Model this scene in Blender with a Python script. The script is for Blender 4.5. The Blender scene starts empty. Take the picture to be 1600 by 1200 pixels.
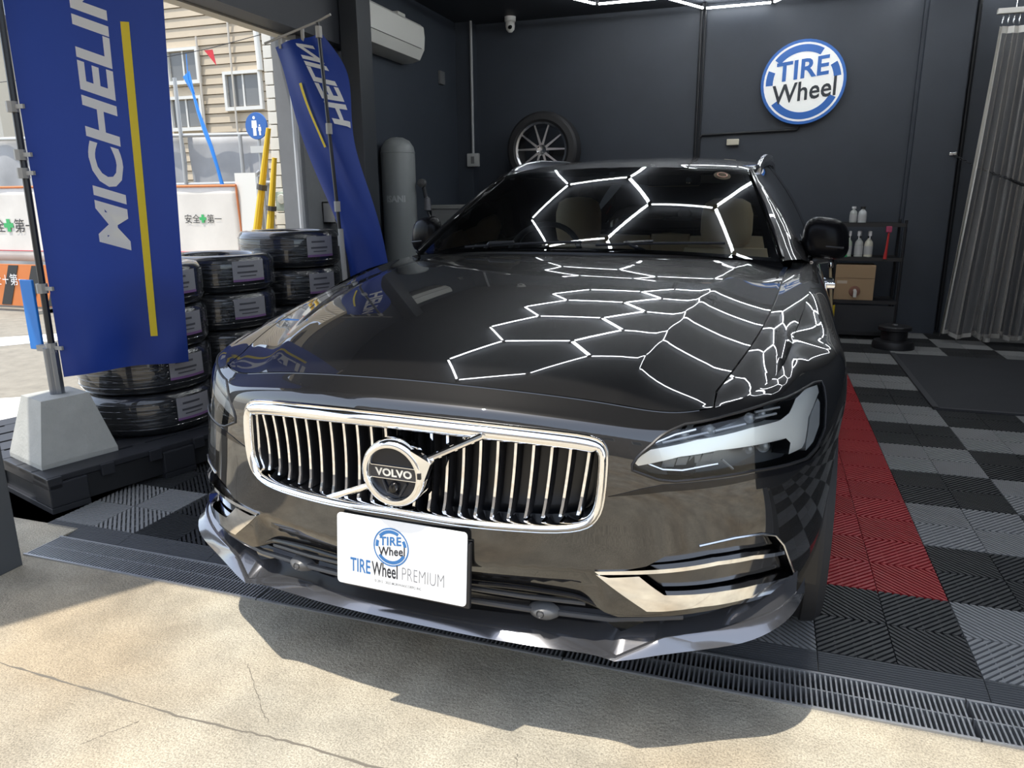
import bpy, bmesh, math, random
import numpy as np
from mathutils import Vector, Matrix
from mathutils.geometry import delaunay_2d_cdt
random.seed(7)
D = bpy.data; SC = bpy.context.scene; COL = SC.collection
R = math.radians

SKY_S = .38; SUN_E = 5.3; LED_E = 23.0
# ---------------------------------------------------------------- camera
cam = D.cameras.new('camera'); cam.sensor_fit = 'HORIZONTAL'; cam.sensor_width = 36.0
cam.lens = 1146.0 / 1600.0 * 36.0; cam.clip_start = .02; cam.clip_end = 300
co = D.objects.new('camera', cam); COL.objects.link(co)
_p, _y, _r = .2468, .3288, -.008
fwd = Vector((-math.sin(_y)*math.cos(_p), math.cos(_y)*math.cos(_p), -math.sin(_p)))
rgt = Vector((math.cos(_y), math.sin(_y), 0)); up = rgt.cross(fwd)
r2 = math.cos(_r)*rgt + math.sin(_r)*up; u2 = -math.sin(_r)*rgt + math.cos(_r)*up
M = Matrix((r2, u2, -fwd)).transposed().to_4x4(); M.translation = Vector((0, 0, 1.214))
co.matrix_world = M; SC.camera = co

# ---------------------------------------------------------------- world, sun, exposure
SC.view_settings.view_transform = 'Standard'; SC.view_settings.look = 'None'
SC.view_settings.exposure = 0.0; SC.view_settings.gamma = 1.0; SC.view_settings.use_curve_mapping = False
W = D.worlds.new('sky'); SC.world = W; W.use_nodes = True
nt = W.node_tree; nt.nodes.clear()
sky = nt.nodes.new('ShaderNodeTexSky'); sky.sky_type = 'NISHITA'; sky.sun_disc = False
sky.sun_elevation = R(76); sky.sun_rotation = R(270); sky.air_density = 1.0; sky.dust_density = 1.2; sky.ozone_density = 1.0
bg = nt.nodes.new('ShaderNodeBackground'); bg.inputs[1].default_value = SKY_S
mx = nt.nodes.new('ShaderNodeMix'); mx.data_type = 'RGBA'; mx.inputs[0].default_value = .40
mx.inputs[7].default_value = (5.6, 5.9, 6.3, 1)
wo = nt.nodes.new('ShaderNodeOutputWorld')
nt.links.new(sky.outputs[0], mx.inputs[6]); nt.links.new(mx.outputs[2], bg.inputs[0]); nt.links.new(bg.outputs[0], wo.inputs[0])
sl = D.lights.new('sun', 'SUN'); sl.energy = SUN_E; sl.angle = R(.6); sl.color = (1.0, .95, .86)
so = D.objects.new('sun', sl); COL.objects.link(so)
SUND = Vector((-.20, -.22, 1.0)).normalized()          # direction towards the sun
so.rotation_euler = SUND.to_track_quat('Z', 'Y').to_euler(); so.location = (-3, 0, 12)

# ---------------------------------------------------------------- materials
MATS = {}
def mat(name, col, rough=.5, metal=0.0, coat=0.0, emit=None, es=1.0, bump=0.0, bscale=80, noise=0.0, nscale=6, spec=.5, sss=None):
    if name in MATS: return MATS[name]
    m = D.materials.new(name); m.use_nodes = True; n = m.node_tree.nodes; l = m.node_tree.links
    b = n['Principled BSDF']; b.inputs['Base Color'].default_value = (*col, 1); b.inputs['Roughness'].default_value = rough
    b.inputs['Metallic'].default_value = metal; b.inputs['Coat Weight'].default_value = coat; b.inputs['Coat Roughness'].default_value = .01
    b.inputs['Specular IOR Level'].default_value = spec
    if emit: b.inputs['Emission Color'].default_value = (*emit, 1); b.inputs['Emission Strength'].default_value = es
    tc = None
    if noise or bump: tc = n.new('ShaderNodeTexCoord')
    if noise:
        t = n.new('ShaderNodeTexNoise'); t.inputs['Scale'].default_value = nscale; t.inputs['Detail'].default_value = 6; t.inputs['Roughness'].default_value = .65
        r = n.new('ShaderNodeMapRange'); r.inputs[1].default_value = .3; r.inputs[2].default_value = .7; r.inputs[3].default_value = 1-noise; r.inputs[4].default_value = 1+noise
        x = n.new('ShaderNodeMix'); x.data_type = 'RGBA'; x.blend_type = 'MULTIPLY'; x.inputs[0].default_value = 1; x.inputs[6].default_value = (*col, 1)
        l.new(tc.outputs['Object'], t.inputs[0]); l.new(t.outputs[0], r.inputs[0]); l.new(r.outputs[0], x.inputs[7]); l.new(x.outputs[2], b.inputs['Base Color'])
    if bump:
        t = n.new('ShaderNodeTexNoise'); t.inputs['Scale'].default_value = bscale; t.inputs['Detail'].default_value = 4
        u = n.new('ShaderNodeBump'); u.inputs['Strength'].default_value = bump; u.inputs['Distance'].default_value = .01
        l.new(tc.outputs['Object'], t.inputs[0]); l.new(t.outputs[0], u.inputs['Height']); l.new(u.outputs[0], b.inputs['Normal'])
    MATS[name] = m; return m
def glass(name, tint=(1, 1, 1), rough=0.0, refl=1.0):
    if name in MATS: return MATS[name]
    m = D.materials.new(name); m.use_nodes = True; n = m.node_tree.nodes; l = m.node_tree.links; n.clear()
    o = n.new('ShaderNodeOutputMaterial'); t = n.new('ShaderNodeBsdfTransparent'); t.inputs[0].default_value = (*tint, 1)
    g = n.new('ShaderNodeBsdfGlossy'); g.inputs['Roughness'].default_value = rough; f = n.new('ShaderNodeFresnel'); f.inputs[0].default_value = 1.5
    k = n.new('ShaderNodeMath'); k.operation = 'MULTIPLY'; k.inputs[1].default_value = refl; k.use_clamp = True
    x = n.new('ShaderNodeMixShader'); l.new(f.outputs[0], k.inputs[0]); l.new(k.outputs[0], x.inputs[0]); l.new(t.outputs[0], x.inputs[1]); l.new(g.outputs[0], x.inputs[2]); l.new(x.outputs[0], o.inputs[0])
    MATS[name] = m; return m

# ---------------------------------------------------------------- mesh helpers
class MB:
    def __init__(s): s.v = []; s.f = []
    def add(s, vs, fs):
        o = len(s.v); s.v += [tuple(map(float, p)) for p in vs]; s.f += [tuple(i+o for i in f) for f in fs]; return s
    def box(s, x0, x1, y0, y1, z0, z1, rot=0, org=None):
        P = [(x, y, z) for z in (z0, z1) for (x, y) in ((x0, y0), (x1, y0), (x1, y1), (x0, y1))]
        if rot:
            ox, oy = org if org else ((x0+x1)/2, (y0+y1)/2); c, q = math.cos(rot), math.sin(rot)
            P = [(ox+(x-ox)*c-(y-oy)*q, oy+(x-ox)*q+(y-oy)*c, z) for x, y, z in P]
        return s.add(P, [(3, 2, 1, 0), (4, 5, 6, 7), (0, 1, 5, 4), (1, 2, 6, 5), (2, 3, 7, 6), (3, 0, 4, 7)])
    def bbox(s, x0, x1, y0, y1, z0, z1, b):
        "box with bevelled edges (chamfer b)"
        bm = bmesh.new(); bmesh.ops.create_cube(bm, size=1)
        for w in bm.verts: w.co = Vector((x0+(w.co.x+.5)*(x1-x0), y0+(w.co.y+.5)*(y1-y0), z0+(w.co.z+.5)*(z1-z0)))
        bmesh.ops.bevel(bm, geom=bm.edges[:], offset=b, segments=2, profile=.6, affect='EDGES')
        bm.verts.index_update(); s.add([w.co for w in bm.verts], [[w.index for w in f.verts] for f in bm.faces]); bm.free(); return s
    def tube(s, pts, r, n=8, closed=False, caps=True):
        pts = [Vector(p) for p in pts]; N = len(pts); rr = r if hasattr(r, '__len__') else [r]*N
        rings = []; prev = None
        for i, p in enumerate(pts):
            a = pts[(i-1) % N] if (closed or i > 0) else p; b = pts[(i+1) % N] if (closed or i < N-1) else p
            t = (b-a); t = t.normalized() if t.length > 1e-9 else Vector((0, 0, 1))
            if prev is None:
                h = Vector((0, 0, 1)) if abs(t.z) < .9 else Vector((1, 0, 0)); u = t.cross(h).normalized()
            else: u = (prev - t*prev.dot(t)).normalized()
            prev = u; w = t.cross(u)
            rings.append([p + (u*math.cos(2*math.pi*k/n)+w*math.sin(2*math.pi*k/n))*rr[i] for k in range(n)])
        vs = [q for g in rings for q in g]; fs = []
        for i in range(N if closed else N-1):
            j = (i+1) % N
            for k in range(n): fs.append((i*n+k, i*n+(k+1) % n, j*n+(k+1) % n, j*n+k))
        if caps and not closed: fs += [tuple(range(n))[::-1], tuple((N-1)*n+k for k in range(n))]
        return s.add(vs, fs)
    def lathe(s, prof, n=32, M=None, closed=False):
        "profile (r,z) revolved about z; M places it"
        M = M or Matrix(); m = len(prof); vs = []; fs = []
        for k in range(n):
            a = 2*math.pi*k/n
            for r, z in prof: vs.append(M @ Vector((r*math.cos(a), r*math.sin(a), z)))
        for k in range(n):
            for i in range(m if closed else m-1): j = (i+1) % m; fs.append((k*m+i, ((k+1) % n)*m+i, ((k+1) % n)*m+j, k*m+j))
        return s.add(vs, fs)
    def prism(s, poly, z0, z1, M=None):
        M = M or Matrix(); n = len(poly); vs = [M @ Vector((x, y, z)) for z in (z0, z1) for x, y in poly]
        return s.add(vs, [tuple(range(n))[::-1], tuple(range(n, 2*n))]+[(i, (i+1) % n, n+(i+1) % n, n+i) for i in range(n)])
    def grid(s, P):
        "P[i][j] -> quads"
        a, b = len(P), len(P[0]); return s.add([q for r in P for q in r], [(i*b+j, i*b+j+1, (i+1)*b+j+1, (i+1)*b+j) for i in range(a-1) for j in range(b-1)])
    def mesh(s, name, m, smooth=False, ang=None):
        me = D.meshes.new(name); me.from_pydata(s.v, [], s.f); me.validate()
        if m: me.materials.append(m)
        if smooth:
            me.polygons.foreach_set('use_smooth', [True]*len(me.polygons))
            if ang is not None: me.set_sharp_from_angle(angle=R(ang))
        me.update(); return me
    def build(s, name, m, parent=None, smooth=False, ang=35, solid=0, **tags):
        me = s.mesh(name, m, smooth, ang); o = D.objects.new(name, me); COL.objects.link(o)
        if parent is not None: o.parent = parent
        if solid:
            q = o.modifiers.new('solid', 'SOLIDIFY'); q.thickness = solid; q.offset = 0
        tag(o, **tags); return o
def tag(o, label=None, cat=None, group=None, kind=None):
    if label: o['label'] = label
    if cat: o['category'] = cat
    if group: o['group'] = group
    if kind: o['kind'] = kind
    return o
def thing(name, label, cat, loc=(0, 0, 0), rz=0, group=None):
    o = D.objects.new(name, None); COL.objects.link(o); o.empty_display_size = .1; o.location = loc; o.rotation_euler = (0, 0, rz)
    return tag(o, label, cat, group)
def dup(o, loc=None, rz=None, label=None, parent=None):
    r = o.copy(); COL.objects.link(r)
    if parent is not None: r.parent = parent
    if loc is not None: r.location = loc
    if rz is not None: r.rotation_euler = (0, 0, rz)
    if label: r['label'] = label
    for c in list(o.children): dup(c, parent=r)
    return r
def RX(a): return Matrix.Rotation(a, 4, 'X')
def RY(a): return Matrix.Rotation(a, 4, 'Y')
def RZ(a): return Matrix.Rotation(a, 4, 'Z')
def T(x, y, z): return Matrix.Translation((x, y, z))
def text_mb(txt, size, offset=0.0, shear=0.0, space=1.0, sx=1.0, ext=0.0, res=3, mapf=None):
    "flat lettering as a mesh, origin at left of the baseline; mapf(x,y)->3d point"
    c = D.curves.new('t', 'FONT'); c.body = txt; c.size = size; c.offset = offset; c.shear = shear; c.space_character = space; c.resolution_u = res; c.fill_mode = 'FRONT'
    o = D.objects.new('t', c); COL.objects.link(o); bpy.context.view_layer.update()
    me = o.evaluated_get(bpy.context.evaluated_depsgraph_get()).to_mesh()
    b = MB(); vs = [(v.co.x*sx, v.co.y) for v in me.vertices]; fs = [tuple(p.vertices) for p in me.polygons]
    w = max([x for x, y in vs] or [0]); o.to_mesh_clear() if False else None
    D.objects.remove(o); D.curves.remove(c)
    b.add([mapf(x, y) if mapf else (x, y, 0) for x, y in vs], fs); b.width = w
    return b

# ================================================================ SETTING
wallc = mat('wall_charcoal', (.032, .040, .054), .55, noise=.12, nscale=1.5)
conc = mat('forecourt_concrete', (.44, .395, .305), .85, noise=.30, nscale=3.4, bump=.5, bscale=120)
n_ = conc.node_tree.nodes; l_ = conc.node_tree.links
# second, larger stain layer and fine grit on the concrete
tc_ = n_.new('ShaderNodeTexCoord'); t1 = n_.new('ShaderNodeTexNoise'); t1.inputs['Scale'].default_value = 1.3; t1.inputs['Detail'].default_value = 3
r1 = n_.new('ShaderNodeValToRGB'); r1.color_ramp.elements[0].position = .42; r1.color_ramp.elements[0].color = (1, 1, 1, 1); r1.color_ramp.elements[1].position = .66; r1.color_ramp.elements[1].color = (.86, .77, .67, 1)
x1 = n_.new('ShaderNodeMix'); x1.data_type = 'RGBA'; x1.blend_type = 'MULTIPLY'; x1.inputs[0].default_value = 1
b1 = n_['Principled BSDF']; src = b1.inputs['Base Color'].links[0].from_socket
t2 = n_.new('ShaderNodeTexNoise'); t2.inputs['Scale'].default_value = 230; t2.inputs['Detail'].default_value = 3; r2_ = n_.new('ShaderNodeMapRange'); r2_.inputs[1].default_value = .32; r2_.inputs[2].default_value = .6; r2_.inputs[3].default_value = .60; r2_.inputs[4].default_value = 1.06
x2 = n_.new('ShaderNodeMix'); x2.data_type = 'RGBA'; x2.blend_type = 'MULTIPLY'; x2.inputs[0].default_value = 1
l_.new(tc_.outputs['Object'], t1.inputs[0]); l_.new(t1.outputs[0], r1.inputs[0]); l_.new(src, x1.inputs[6]); l_.new(r1.outputs[0], x1.inputs[7])
l_.new(tc_.outputs['Object'], t2.inputs[0]); l_.new(t2.outputs[0], r2_.inputs[0]); l_.new(x1.outputs[2], x2.inputs[6]); l_.new(r2_.outputs[0], x2.inputs[7]); l_.new(x2.outputs[2], b1.inputs['Base Color'])
asph = mat('street_asphalt', (.235, .215, .175), .9, noise=.18, nscale=8, bump=.4, bscale=220)
def struct(mb, name, m, **k): return mb.build(name, m, None, kind='structure', **k)
fc = struct(MB().box(-9, 9, -13, 1.70, -.30, -.004).box(-2.62, 9, 1.854, 1.93, -.3, -.0165).box(-2.9, -2.432, 1.55, 1.93, -.3, -.005), 'forecourt', conc)
mb = MB()     # saw-cut joint and a crack in the concrete
jp = [(-3.2, 1.222), (-2.2, 1.214), (-1.67, 1.207), (-1.28, 1.194), (-.95, 1.203), (-.4, 1.185), (.5, 1.18), (2, 1.16)]
mb = MB()
def crack(pts, w, seed):
    rnd = random.Random(seed); P = []
    for (x, y), (x2_, y2_) in zip(pts[:-1], pts[1:]):
        for k in range(14): q = k/14; P.append((x+(x2_-x)*q+rnd.uniform(-.003, .003), y+(y2_-y)*q+rnd.uniform(-.003, .003), w*rnd.uniform(.3, 1.2)))
    for (x, y, a), (x2_, y2_, a2) in zip(P[:-1], P[1:]): mb.add([(x-a*.3, y-a, -.0033), (x2_-a2*.3, y2_-a2, -.0033), (x2_+a2*.3, y2_+a2, -.0033), (x+a*.3, y+a, -.0033)], [(0, 1, 2, 3)])
crack(jp, .0032, 3); crack([(-1.35, 1.15), (-1.386, 1.10), (-1.42, 1.04)], .002, 4); crack([(-.45, 1.33), (-.42, 1.25)], .0015, 5); crack([(-1.25, 1.42), (-1.12, 1.30), (-1.05, 1.24)], .0012, 6)
mb.build('joint', mat('joint_dirt', (.16, .14, .11), .9), fc)
struct(MB().box(-40, -2.62, 1.93, 10.9, -.3, -.02).box(-40, -9, -14, 1.93, -.3, -.02), 'street', asph)
lw = mat('road_paint', (.72, .70, .64), .8, noise=.1, nscale=20)
for i, q in enumerate(([(-6.9, 4.81), (-5.5, 6.1), (-5.38, 5.98), (-6.45, 4.48)], [(-4.85, 3.15), (-4.25, 3.55), (-3.85, 3.05), (-4.2, 2.75)])):
    MB().prism(q, -.0195, -.016).build('trim_%d' % (i+1), lw, None, kind='structure')
# floor with clip-together tiles
floor = struct(MB().box(-3.3, 3.4, 1.93, 7.75, -.3, -.020).box(-2.62, -2.58, 1.93, 7.7, -.05, -.018), 'floor', mat('floor_slab', (.10, .10, .10), .8))
tcol = {'b': mat('tile_black', (.030, .031, .032), .45), 'g': mat('tile_grey', (.25, .25, .245), .45), 'r': mat('tile_red', (.38, .022, .028), .42)}
def clip(poly, a, b, c):
    out = []
    for i in range(len(poly)):
        p, q = poly[i], poly[(i+1) % len(poly)]; dp, dq = a*p[0]+b*p[1]-c, a*q[0]+b*q[1]-c
        if dp >= 0: out.append(p)
        if dp*dq < 0: t = dp/(dp-dq); out.append((p[0]+(q[0]-p[0])*t, p[1]+(q[1]-p[1])*t))
    return out
def tile_mesh(c):
    mb = MB(); S = .4; q = 1/math.sqrt(2)
    for i in range(2):
        for j in range(2):
            x0, y0 = i*.2+.0015, j*.2+.0015; sq = [(x0, y0), (x0+.197, y0), (x0+.197, y0+.197), (x0, y0+.197)]
            d = (q, q) if (i+j) % 2 else (q, -q)
            cs = [d[0]*x+d[1]*y for x, y in sq]; k = min(cs)+.004
            while k < max(cs):
                p = clip(clip(sq, d[0], d[1], k), -d[0], -d[1], -(k+.0094))
                if len(p) > 2: mb.prism(p, -.012, 0)
                k += .0158
            # crossbars under the ribs
    for v in (.05, .1, .15, .25, .3, .35): mb.box(v-.002, v+.002, .002, .398, -.013, -.003)
    mb.box(0.001, .399, 0.001, .399, -.0195, -.0135)
    return mb.mesh('tile', tcol[c])
TM = {c: tile_mesh(c) for c in 'bgr'}
X0, Y0 = .6161, 1.9556
for r in range(0, 14):
    for c in range(-8, 6):
        k = 'r' if (c == -1 and r >= 1) else ('g' if (c+r) % 2 == 0 else 'b')
        o = D.objects.new('tile', TM[k]); COL.objects.link(o); o.parent = floor; o.location = (X0+.4*c, Y0+.4*r, 0)
rm = mat('ramp_grey', (.075, .077, .08), .5)
rmb = MB(); rmb.add([(.001, 0, -.001), (.399, 0, -.001), (.399, -.10, -.016), (.001, -.10, -.016), (.001, 0, -.02), (.399, 0, -.02), (.399, -.10, -.02), (.001, -.10, -.02)], [(3, 2, 1, 0), (0, 1, 5, 4), (1, 2, 6, 5), (2, 3, 7, 6), (3, 0, 4, 7), (4, 5, 6, 7)])
for v in np.linspace(.007, .094, 11): rmb.box(.002, .398, -v-.0015, -v+.0015, -.02, -.0005-.0155*v/.10+.0012)
rme = rmb.mesh('ramp_edge', rm)
for c in range(-8, 6):
    o = D.objects.new('ramp_edge', rme); COL.objects.link(o); o.parent = floor; o.location = (X0+.4*c, Y0, 0)
# walls, ceiling
struct(MB().box(-3.3, 3.6, 7.55, 7.75, -.02, 2.95), 'wall_back', wallc)
struct(MB().box(-3.3, -3.1, 5.15, 7.55, -.02, 2.95), 'wall_left', wallc)
struct(MB().box(-3.3, -3.1, 4.62, 5.15, -.02, 2.95), 'wall_left_front', mat('wall_grey', (.19, .195, .20), .6, noise=.1, nscale=3))
struct(MB().box(3.2, 3.4, 1.5, 7.55, -.02, 2.95), 'wall_right', wallc)
ceilp = [(-3.4, -.38), (-2.66, .70), (-2.43, 1.04), (-2.40, 1.055), (3.5, 1.055), (3.5, 7.75), (-3.4, 7.75)]  # unseen front edge; slanted left corner shaped to cast the shade on the forecourt
struct(MB().prism(ceilp, 2.93, 3.25), 'ceiling', mat('ceiling_dark', (.035, .04, .05), .6))
struct(MB().box(-3.16, -2.99, .95, 5.2, 2.30, 2.93), 'trim_3', mat('beam_dark', (.018, .02, .026), .5))
struct(MB().box(-3.25, -3.165, 1.5, 4.7, 2.29, 2.93), 'trim_4', mat('soffit_beige', (.62, .57, .47), .7))
struct(MB().bbox(-2.985, -2.84, 5.0, 5.2, -.02, 2.93, .006), 'trim_5', mat('pillar_dark', (.03, .034, .04), .5))
dp_ = struct(MB().bbox(-2.52, -2.36, 1.50, 1.645, -.004, 2.93, .004), 'trim_6', mat('post_grey', (.075, .08, .085), .5)); MB().box(-2.43, -2.362, 1.475, 1.50, -.004, 2.9).build('shutter_guide', mat('guide_dark', (.016, .017, .02), .4), dp_)
struct(MB().box(1.13, 1.155, 7.5, 7.55, 0, 2.93).box(1.155, 1.50, 7.44, 7.55, 0, 2.93), 'trim_7', wallc)
struct(MB().box(-3.1, -2.93, 7.40, 7.55, 0, 2.93), 'trim_8', wallc)
cdt_m = mat('conduit_black', (.010, .011, .014), .4)
def pipe(name, pts, r, m, label, cat, group=None): 
    o = MB().tube(pts, r, 8).build(name, m, None, True); return tag(o, label, cat, group)
pipe('conduit', [(-.70, 7.53, 2.93), (-.70, 7.53, 1.2)], .014, cdt_m, 'pair of thin black conduits running down the back wall left of the round sign', 'pipe')
MB().tube([(-.665, 7.53, 2.93), (-.665, 7.53, 1.2)], .010, 8).build('second_pipe', cdt_m, D.objects['conduit'], True)
pipe('conduit', [(1.545, 7.53, 2.93), (1.545, 7.53, .02)], .016, cdt_m, 'black conduit running the full height of the back wall beside the clear curtain', 'pipe')
pipe('conduit', [(-.67, 7.53, 1.755), (-.64, 7.53, 1.79), (.20, 7.53, 1.81), (.222, 7.53, 1.838)], .012, cdt_m, 'thin black conduit running level below the round sign', 'pipe')
bx_ = tag(MB().bbox(-.41, -.30, 7.50, 7.55, 1.69, 1.745, .005).build('junction_box', mat('ivory_plastic', (.62, .58, .47), .5), None), 'small ivory box on the back wall under the level black conduit', 'box'); MB().box(-.40, -.31, 7.497, 7.50, 1.70, 1.735).build('box_lid', MATS['ivory_plastic'], bx_)
# neighbouring houses and street
sid = mat('siding_beige', (.50, .415, .30), .7, noise=.06, nscale=2); alum = mat('window_aluminium', (.70, .68, .62), .45); wgl = mat('window_dark_glass', (.17, .17, .165), .25)
bd = thing('apartment_house', 'beige house with board siding and small windows across the street', 'building', (-9.3, 11, 0))
L0 = lambda x, y, z: (x+9.3, y-11, z)
MB().box(-11.9+9.3, -7.0+9.3, .04, 5, 0, 6.5).build('wall', sid, bd)
for k in range(40):
    z = .2+k*.155
    MB().add([L0(-11.9, 11.03, z), L0(-7.0, 11.03, z), L0(-7.0, 11.022, z+.145), L0(-11.9, 11.022, z+.145), L0(-11.9, 10.985, z), L0(-7.0, 10.985, z), L0(-7, 11.005, z+.145), L0(-11.9, 11.005, z+.145)], [(4, 5, 6, 7), (0, 1, 5, 4), (7, 6, 2, 3), (0, 4, 7, 3), (1, 2, 6, 5)]).build('siding_board', sid, bd)
for (xa, xb, za, zb) in ((-9.92, -9.34, 3.23, 3.70), (-9.96, -9.36, 2.47, 2.93), (-8.77, -8.12, 2.76, 3.27)):
    wf = D.objects.new('window', None); COL.objects.link(wf); wf.parent = bd
    mb = MB()
    for a in ((xa-.05, xb+.05, za-.06, za), (xa-.05, xb+.05, zb, zb+.05), (xa-.05, xa, za, zb), (xb, xb+.05, za, zb)): mb.box(a[0]+9.3, a[1]+9.3, -.07, .03, a[2], a[3])
    mb.build('window_frame', alum, wf)
    for q in (0, 1):
        x0, x1 = xa+(xb-xa)*q/2, xa+(xb-xa)*(q+1)/2; MB().box(x0+9.3+.015, x1+9.3-.015, -.02, 0.0, za+.015, zb-.015).build('pane', wgl, wf)
    MB().box((xa+xb)/2+9.3-.015, (xa+xb)/2+9.3+.015, -.035, -.005, za, zb).build('mullion', alum, wf)
for x, zt in ((-9.28, 3.9), (-8.62, 6.0)): MB().tube([(x+9.3, -.06, 0.2), (x+9.3, -.06, zt)], .018, 8).build('wall_pipe', mat('pipe_beige', (.55, .50, .42), .5), bd, True)
MB().tube([(1.19, -.05, 4.4), (1.24, -.06, 3.45), (1.24, -.06, 3.3)], .05, 10).build('downpipe', mat('pipe_white', (.75, .73, .66), .5), bd, True)
b2 = thing('cream_house', 'cream house with brown shutters at the left edge of the view', 'building', (-13, 9.6, 0))
MB().box(-3, .62, .05, 5, 0, 4.05).build('wall', mat('cream_wall', (.68, .64, .54), .8), b2); MB().prism([(-3.3, -.35), (.95, -.35), (.95, 5.2), (-3.3, 5.2)], 4.05, 4.2).build('roof', mat('roof_grey', (.20, .20, .20), .7), b2)
MB().box(-3, .60, -.45, .05, 3.18, 3.42).build('canopy', mat('roof_grey', (.20, .20, .20), .7), b2)
for (a, b_) in ((-1.2, .28),): 
    mb = MB(); mb.box(a, b_, -.02, .05, 2.25, 3.08); w_ = mb.build('window', alum, b2)
    for k in range(14): MB().box(a+.06, b_-.06, -.05, -.015, 2.28+k*.055, 2.325+k*.055).build('slat', mat('shutter_brown', (.40, .30, .20), .6), w_)
# tiled pier of the neighbouring house
tw = thing('tiled_pier', 'cream tiled wall end of the next house beside the yellow pole covers', 'wall', (-4.155, 5.9, 0))
MB().box(-.145, .60, .02, 2.5, 0, 2.66).build('core', mat('grout', (.30, .29, .27), .9), tw)
ctl = mat('cream_tile', (.72, .69, .61), .35, noise=.08, nscale=3); k = 0
ta = MB().bbox(.004, .196, 0, .03, .004, .106, .004).mesh('tile', ctl); tb = MB().bbox(.004, .091, 0, .03, .004, .106, .004).mesh('tile', ctl)
for r in range(24):
    for c in range(3 if r % 2 else 4):
        if r % 2: o = D.objects.new('wall_tile', ta); x = -.15+c*.2
        else: o = D.objects.new('wall_tile', tb if c < 2 else ta); x = -.15+(c*.095 if c < 2 else .19+(c-2)*.2)
        COL.objects.link(o); o.parent = tw; o.location = (x, -.008, .01+r*.11)
# site fence with printed mesh sheets
sheet = mat('white_sheet', (.72, .68, .62), .7, noise=.06, nscale=2.5); org = mat('orange_edge', (.62, .20, .07), .6); grn = mat('print_green', (.05, .42, .13), .5); blk = mat('print_black', (.02, .02, .02), .5)
def cloth_sheet(x0, x1, z0, z1, y, amp, m, name, nx=24, nz=10, parent=None, seed=0, ybase=None):
    rnd = random.Random(seed); ph = [rnd.uniform(0, 6) for _ in range(4)]
    f = lambda x, z: y+amp*(math.sin(x*5+ph[0]+z*2)*.5+math.sin(x*11+ph[1]-z*5)*.3+math.sin(z*7+ph[2]+x*3)*.4)
    o = MB().grid([[(x, f(x, z), z) for x in np.linspace(x0, x1, nx)] for z in np.linspace(z0, z1, nz)]).build(name, m, parent, True, 80, solid=.004); return o, f
def safety_sheet(x0, x1, z0, z1, y, xt, zt, h, label, seed):
    t = thing('safety_sheet', label, 'barrier sheet', (0, 0, 0), 0, None)
    o, f = cloth_sheet(x0, x1, z0, z1, y, .012, sheet, 'sheet', parent=t, seed=seed)
    for z in (z1,): MB().tube([(x, f(x, z), z) for x in np.linspace(x0, x1, 24)], .014, 6).build('sheet_border', org, t, True)
    for x in (x0, x1): MB().tube([(x, f(x, z), z) for z in np.linspace(z0, z1, 10)], .010, 6).build('sheet_border', org, t, True)
    MB().tube([(x, f(x, z0+.12)-.004, z0+.12) for x in np.linspace(x0, x1, 24)], .005, 6).build('red_line', mat('print_red', (.55, .04, .06), .5), t, True)
    def put(txt, x, m): 
        tm = text_mb(txt, h*1.05, 0); tm.v = [(x+a, f(x+a, zt)-.010, zt+b) for a, b, _ in tm.v]; tm.build('lettering', m, t)
    put('安全', xt, blk); put('第一', xt+h*3.0, blk)
    cx, cz = xt+h*2.48, zt+h*.42; q = h*.45
    MB().prism([(cx-q, cz-q*.36), (cx-q*.36, cz-q*.36), (cx-q*.36, cz-q), (cx+q*.36, cz-q), (cx+q*.36, cz-q*.36), (cx+q, cz-q*.36), (cx+q, cz+q*.36), (cx+q*.36, cz+q*.36), (cx+q*.36, cz+q), (cx-q*.36, cz+q), (cx-q*.36, cz+q*.36), (cx-q, cz+q*.36)], 0, .004, T(0, f(cx, cz)-.010, 0) @ RX(R(90))).build('green_cross', grn, t)
    for x in (x0, x1): MB().tube([(x, y+.03, -.02), (x, y+.03, z1)], .018, 8).build('post', mat('galvanised', (.50, .50, .48), .45, .6), t, True)
    return t
safety_sheet(-6.85, -5.08, .58, 1.37, 6.35, -5.765, 1.005, .092, 'white mesh sheet printed with safety slogan, behind the tyre stacks', 1)
safety_sheet(-9.2, -6.95, .56, 1.39, 6.35, -8.68, .90, .158, 'white mesh sheet with larger green cross at the far left', 2)
ob = thing('striped_barrier', 'orange and black striped safety barrier board at the left edge', 'barrier', (0, 0, 0))
MB().box(-9.3, -7.6, 6.24, 6.265, .05, .53).build('board', mat('board_orange', (.66, .20, .05), .5), ob)
for k in range(5): x = -9.2+k*.36; MB().prism([(x, .06), (x+.15, .06), (x+.36, .52), (x+.21, .52)], 0, .004, T(0, 6.238, 0) @ RX(R(90))).build('stripe', mat('stripe_black', (.03, .03, .03), .5), ob)
tm = text_mb('安全＋第一', .145, 0); tm.v = [(-8.68+a*.92, 6.228, .30+b) for a, b, _ in tm.v]; tm.build('lettering', mat('print_white', (.9, .9, .9), .4), ob)
for x in (-9.1, -7.8): MB().box(x-.02, x+.02, 6.27, 6.31, -.02, .53).box(x-.02, x+.02, 6.05, 6.5, -.02, .02).build('foot', mat('galvanised', (.50, .50, .48), .45, .6), ob)
tarpm = mat('grey_tarpaulin', (.36, .36, .36), .55, noise=.1, nscale=3)
tp_ = thing('tarpaulin_screen', 'wrinkled grey tarpaulin screen hung on scaffold tubes below the siding', 'tarpaulin', (0, 0, 0))
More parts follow.
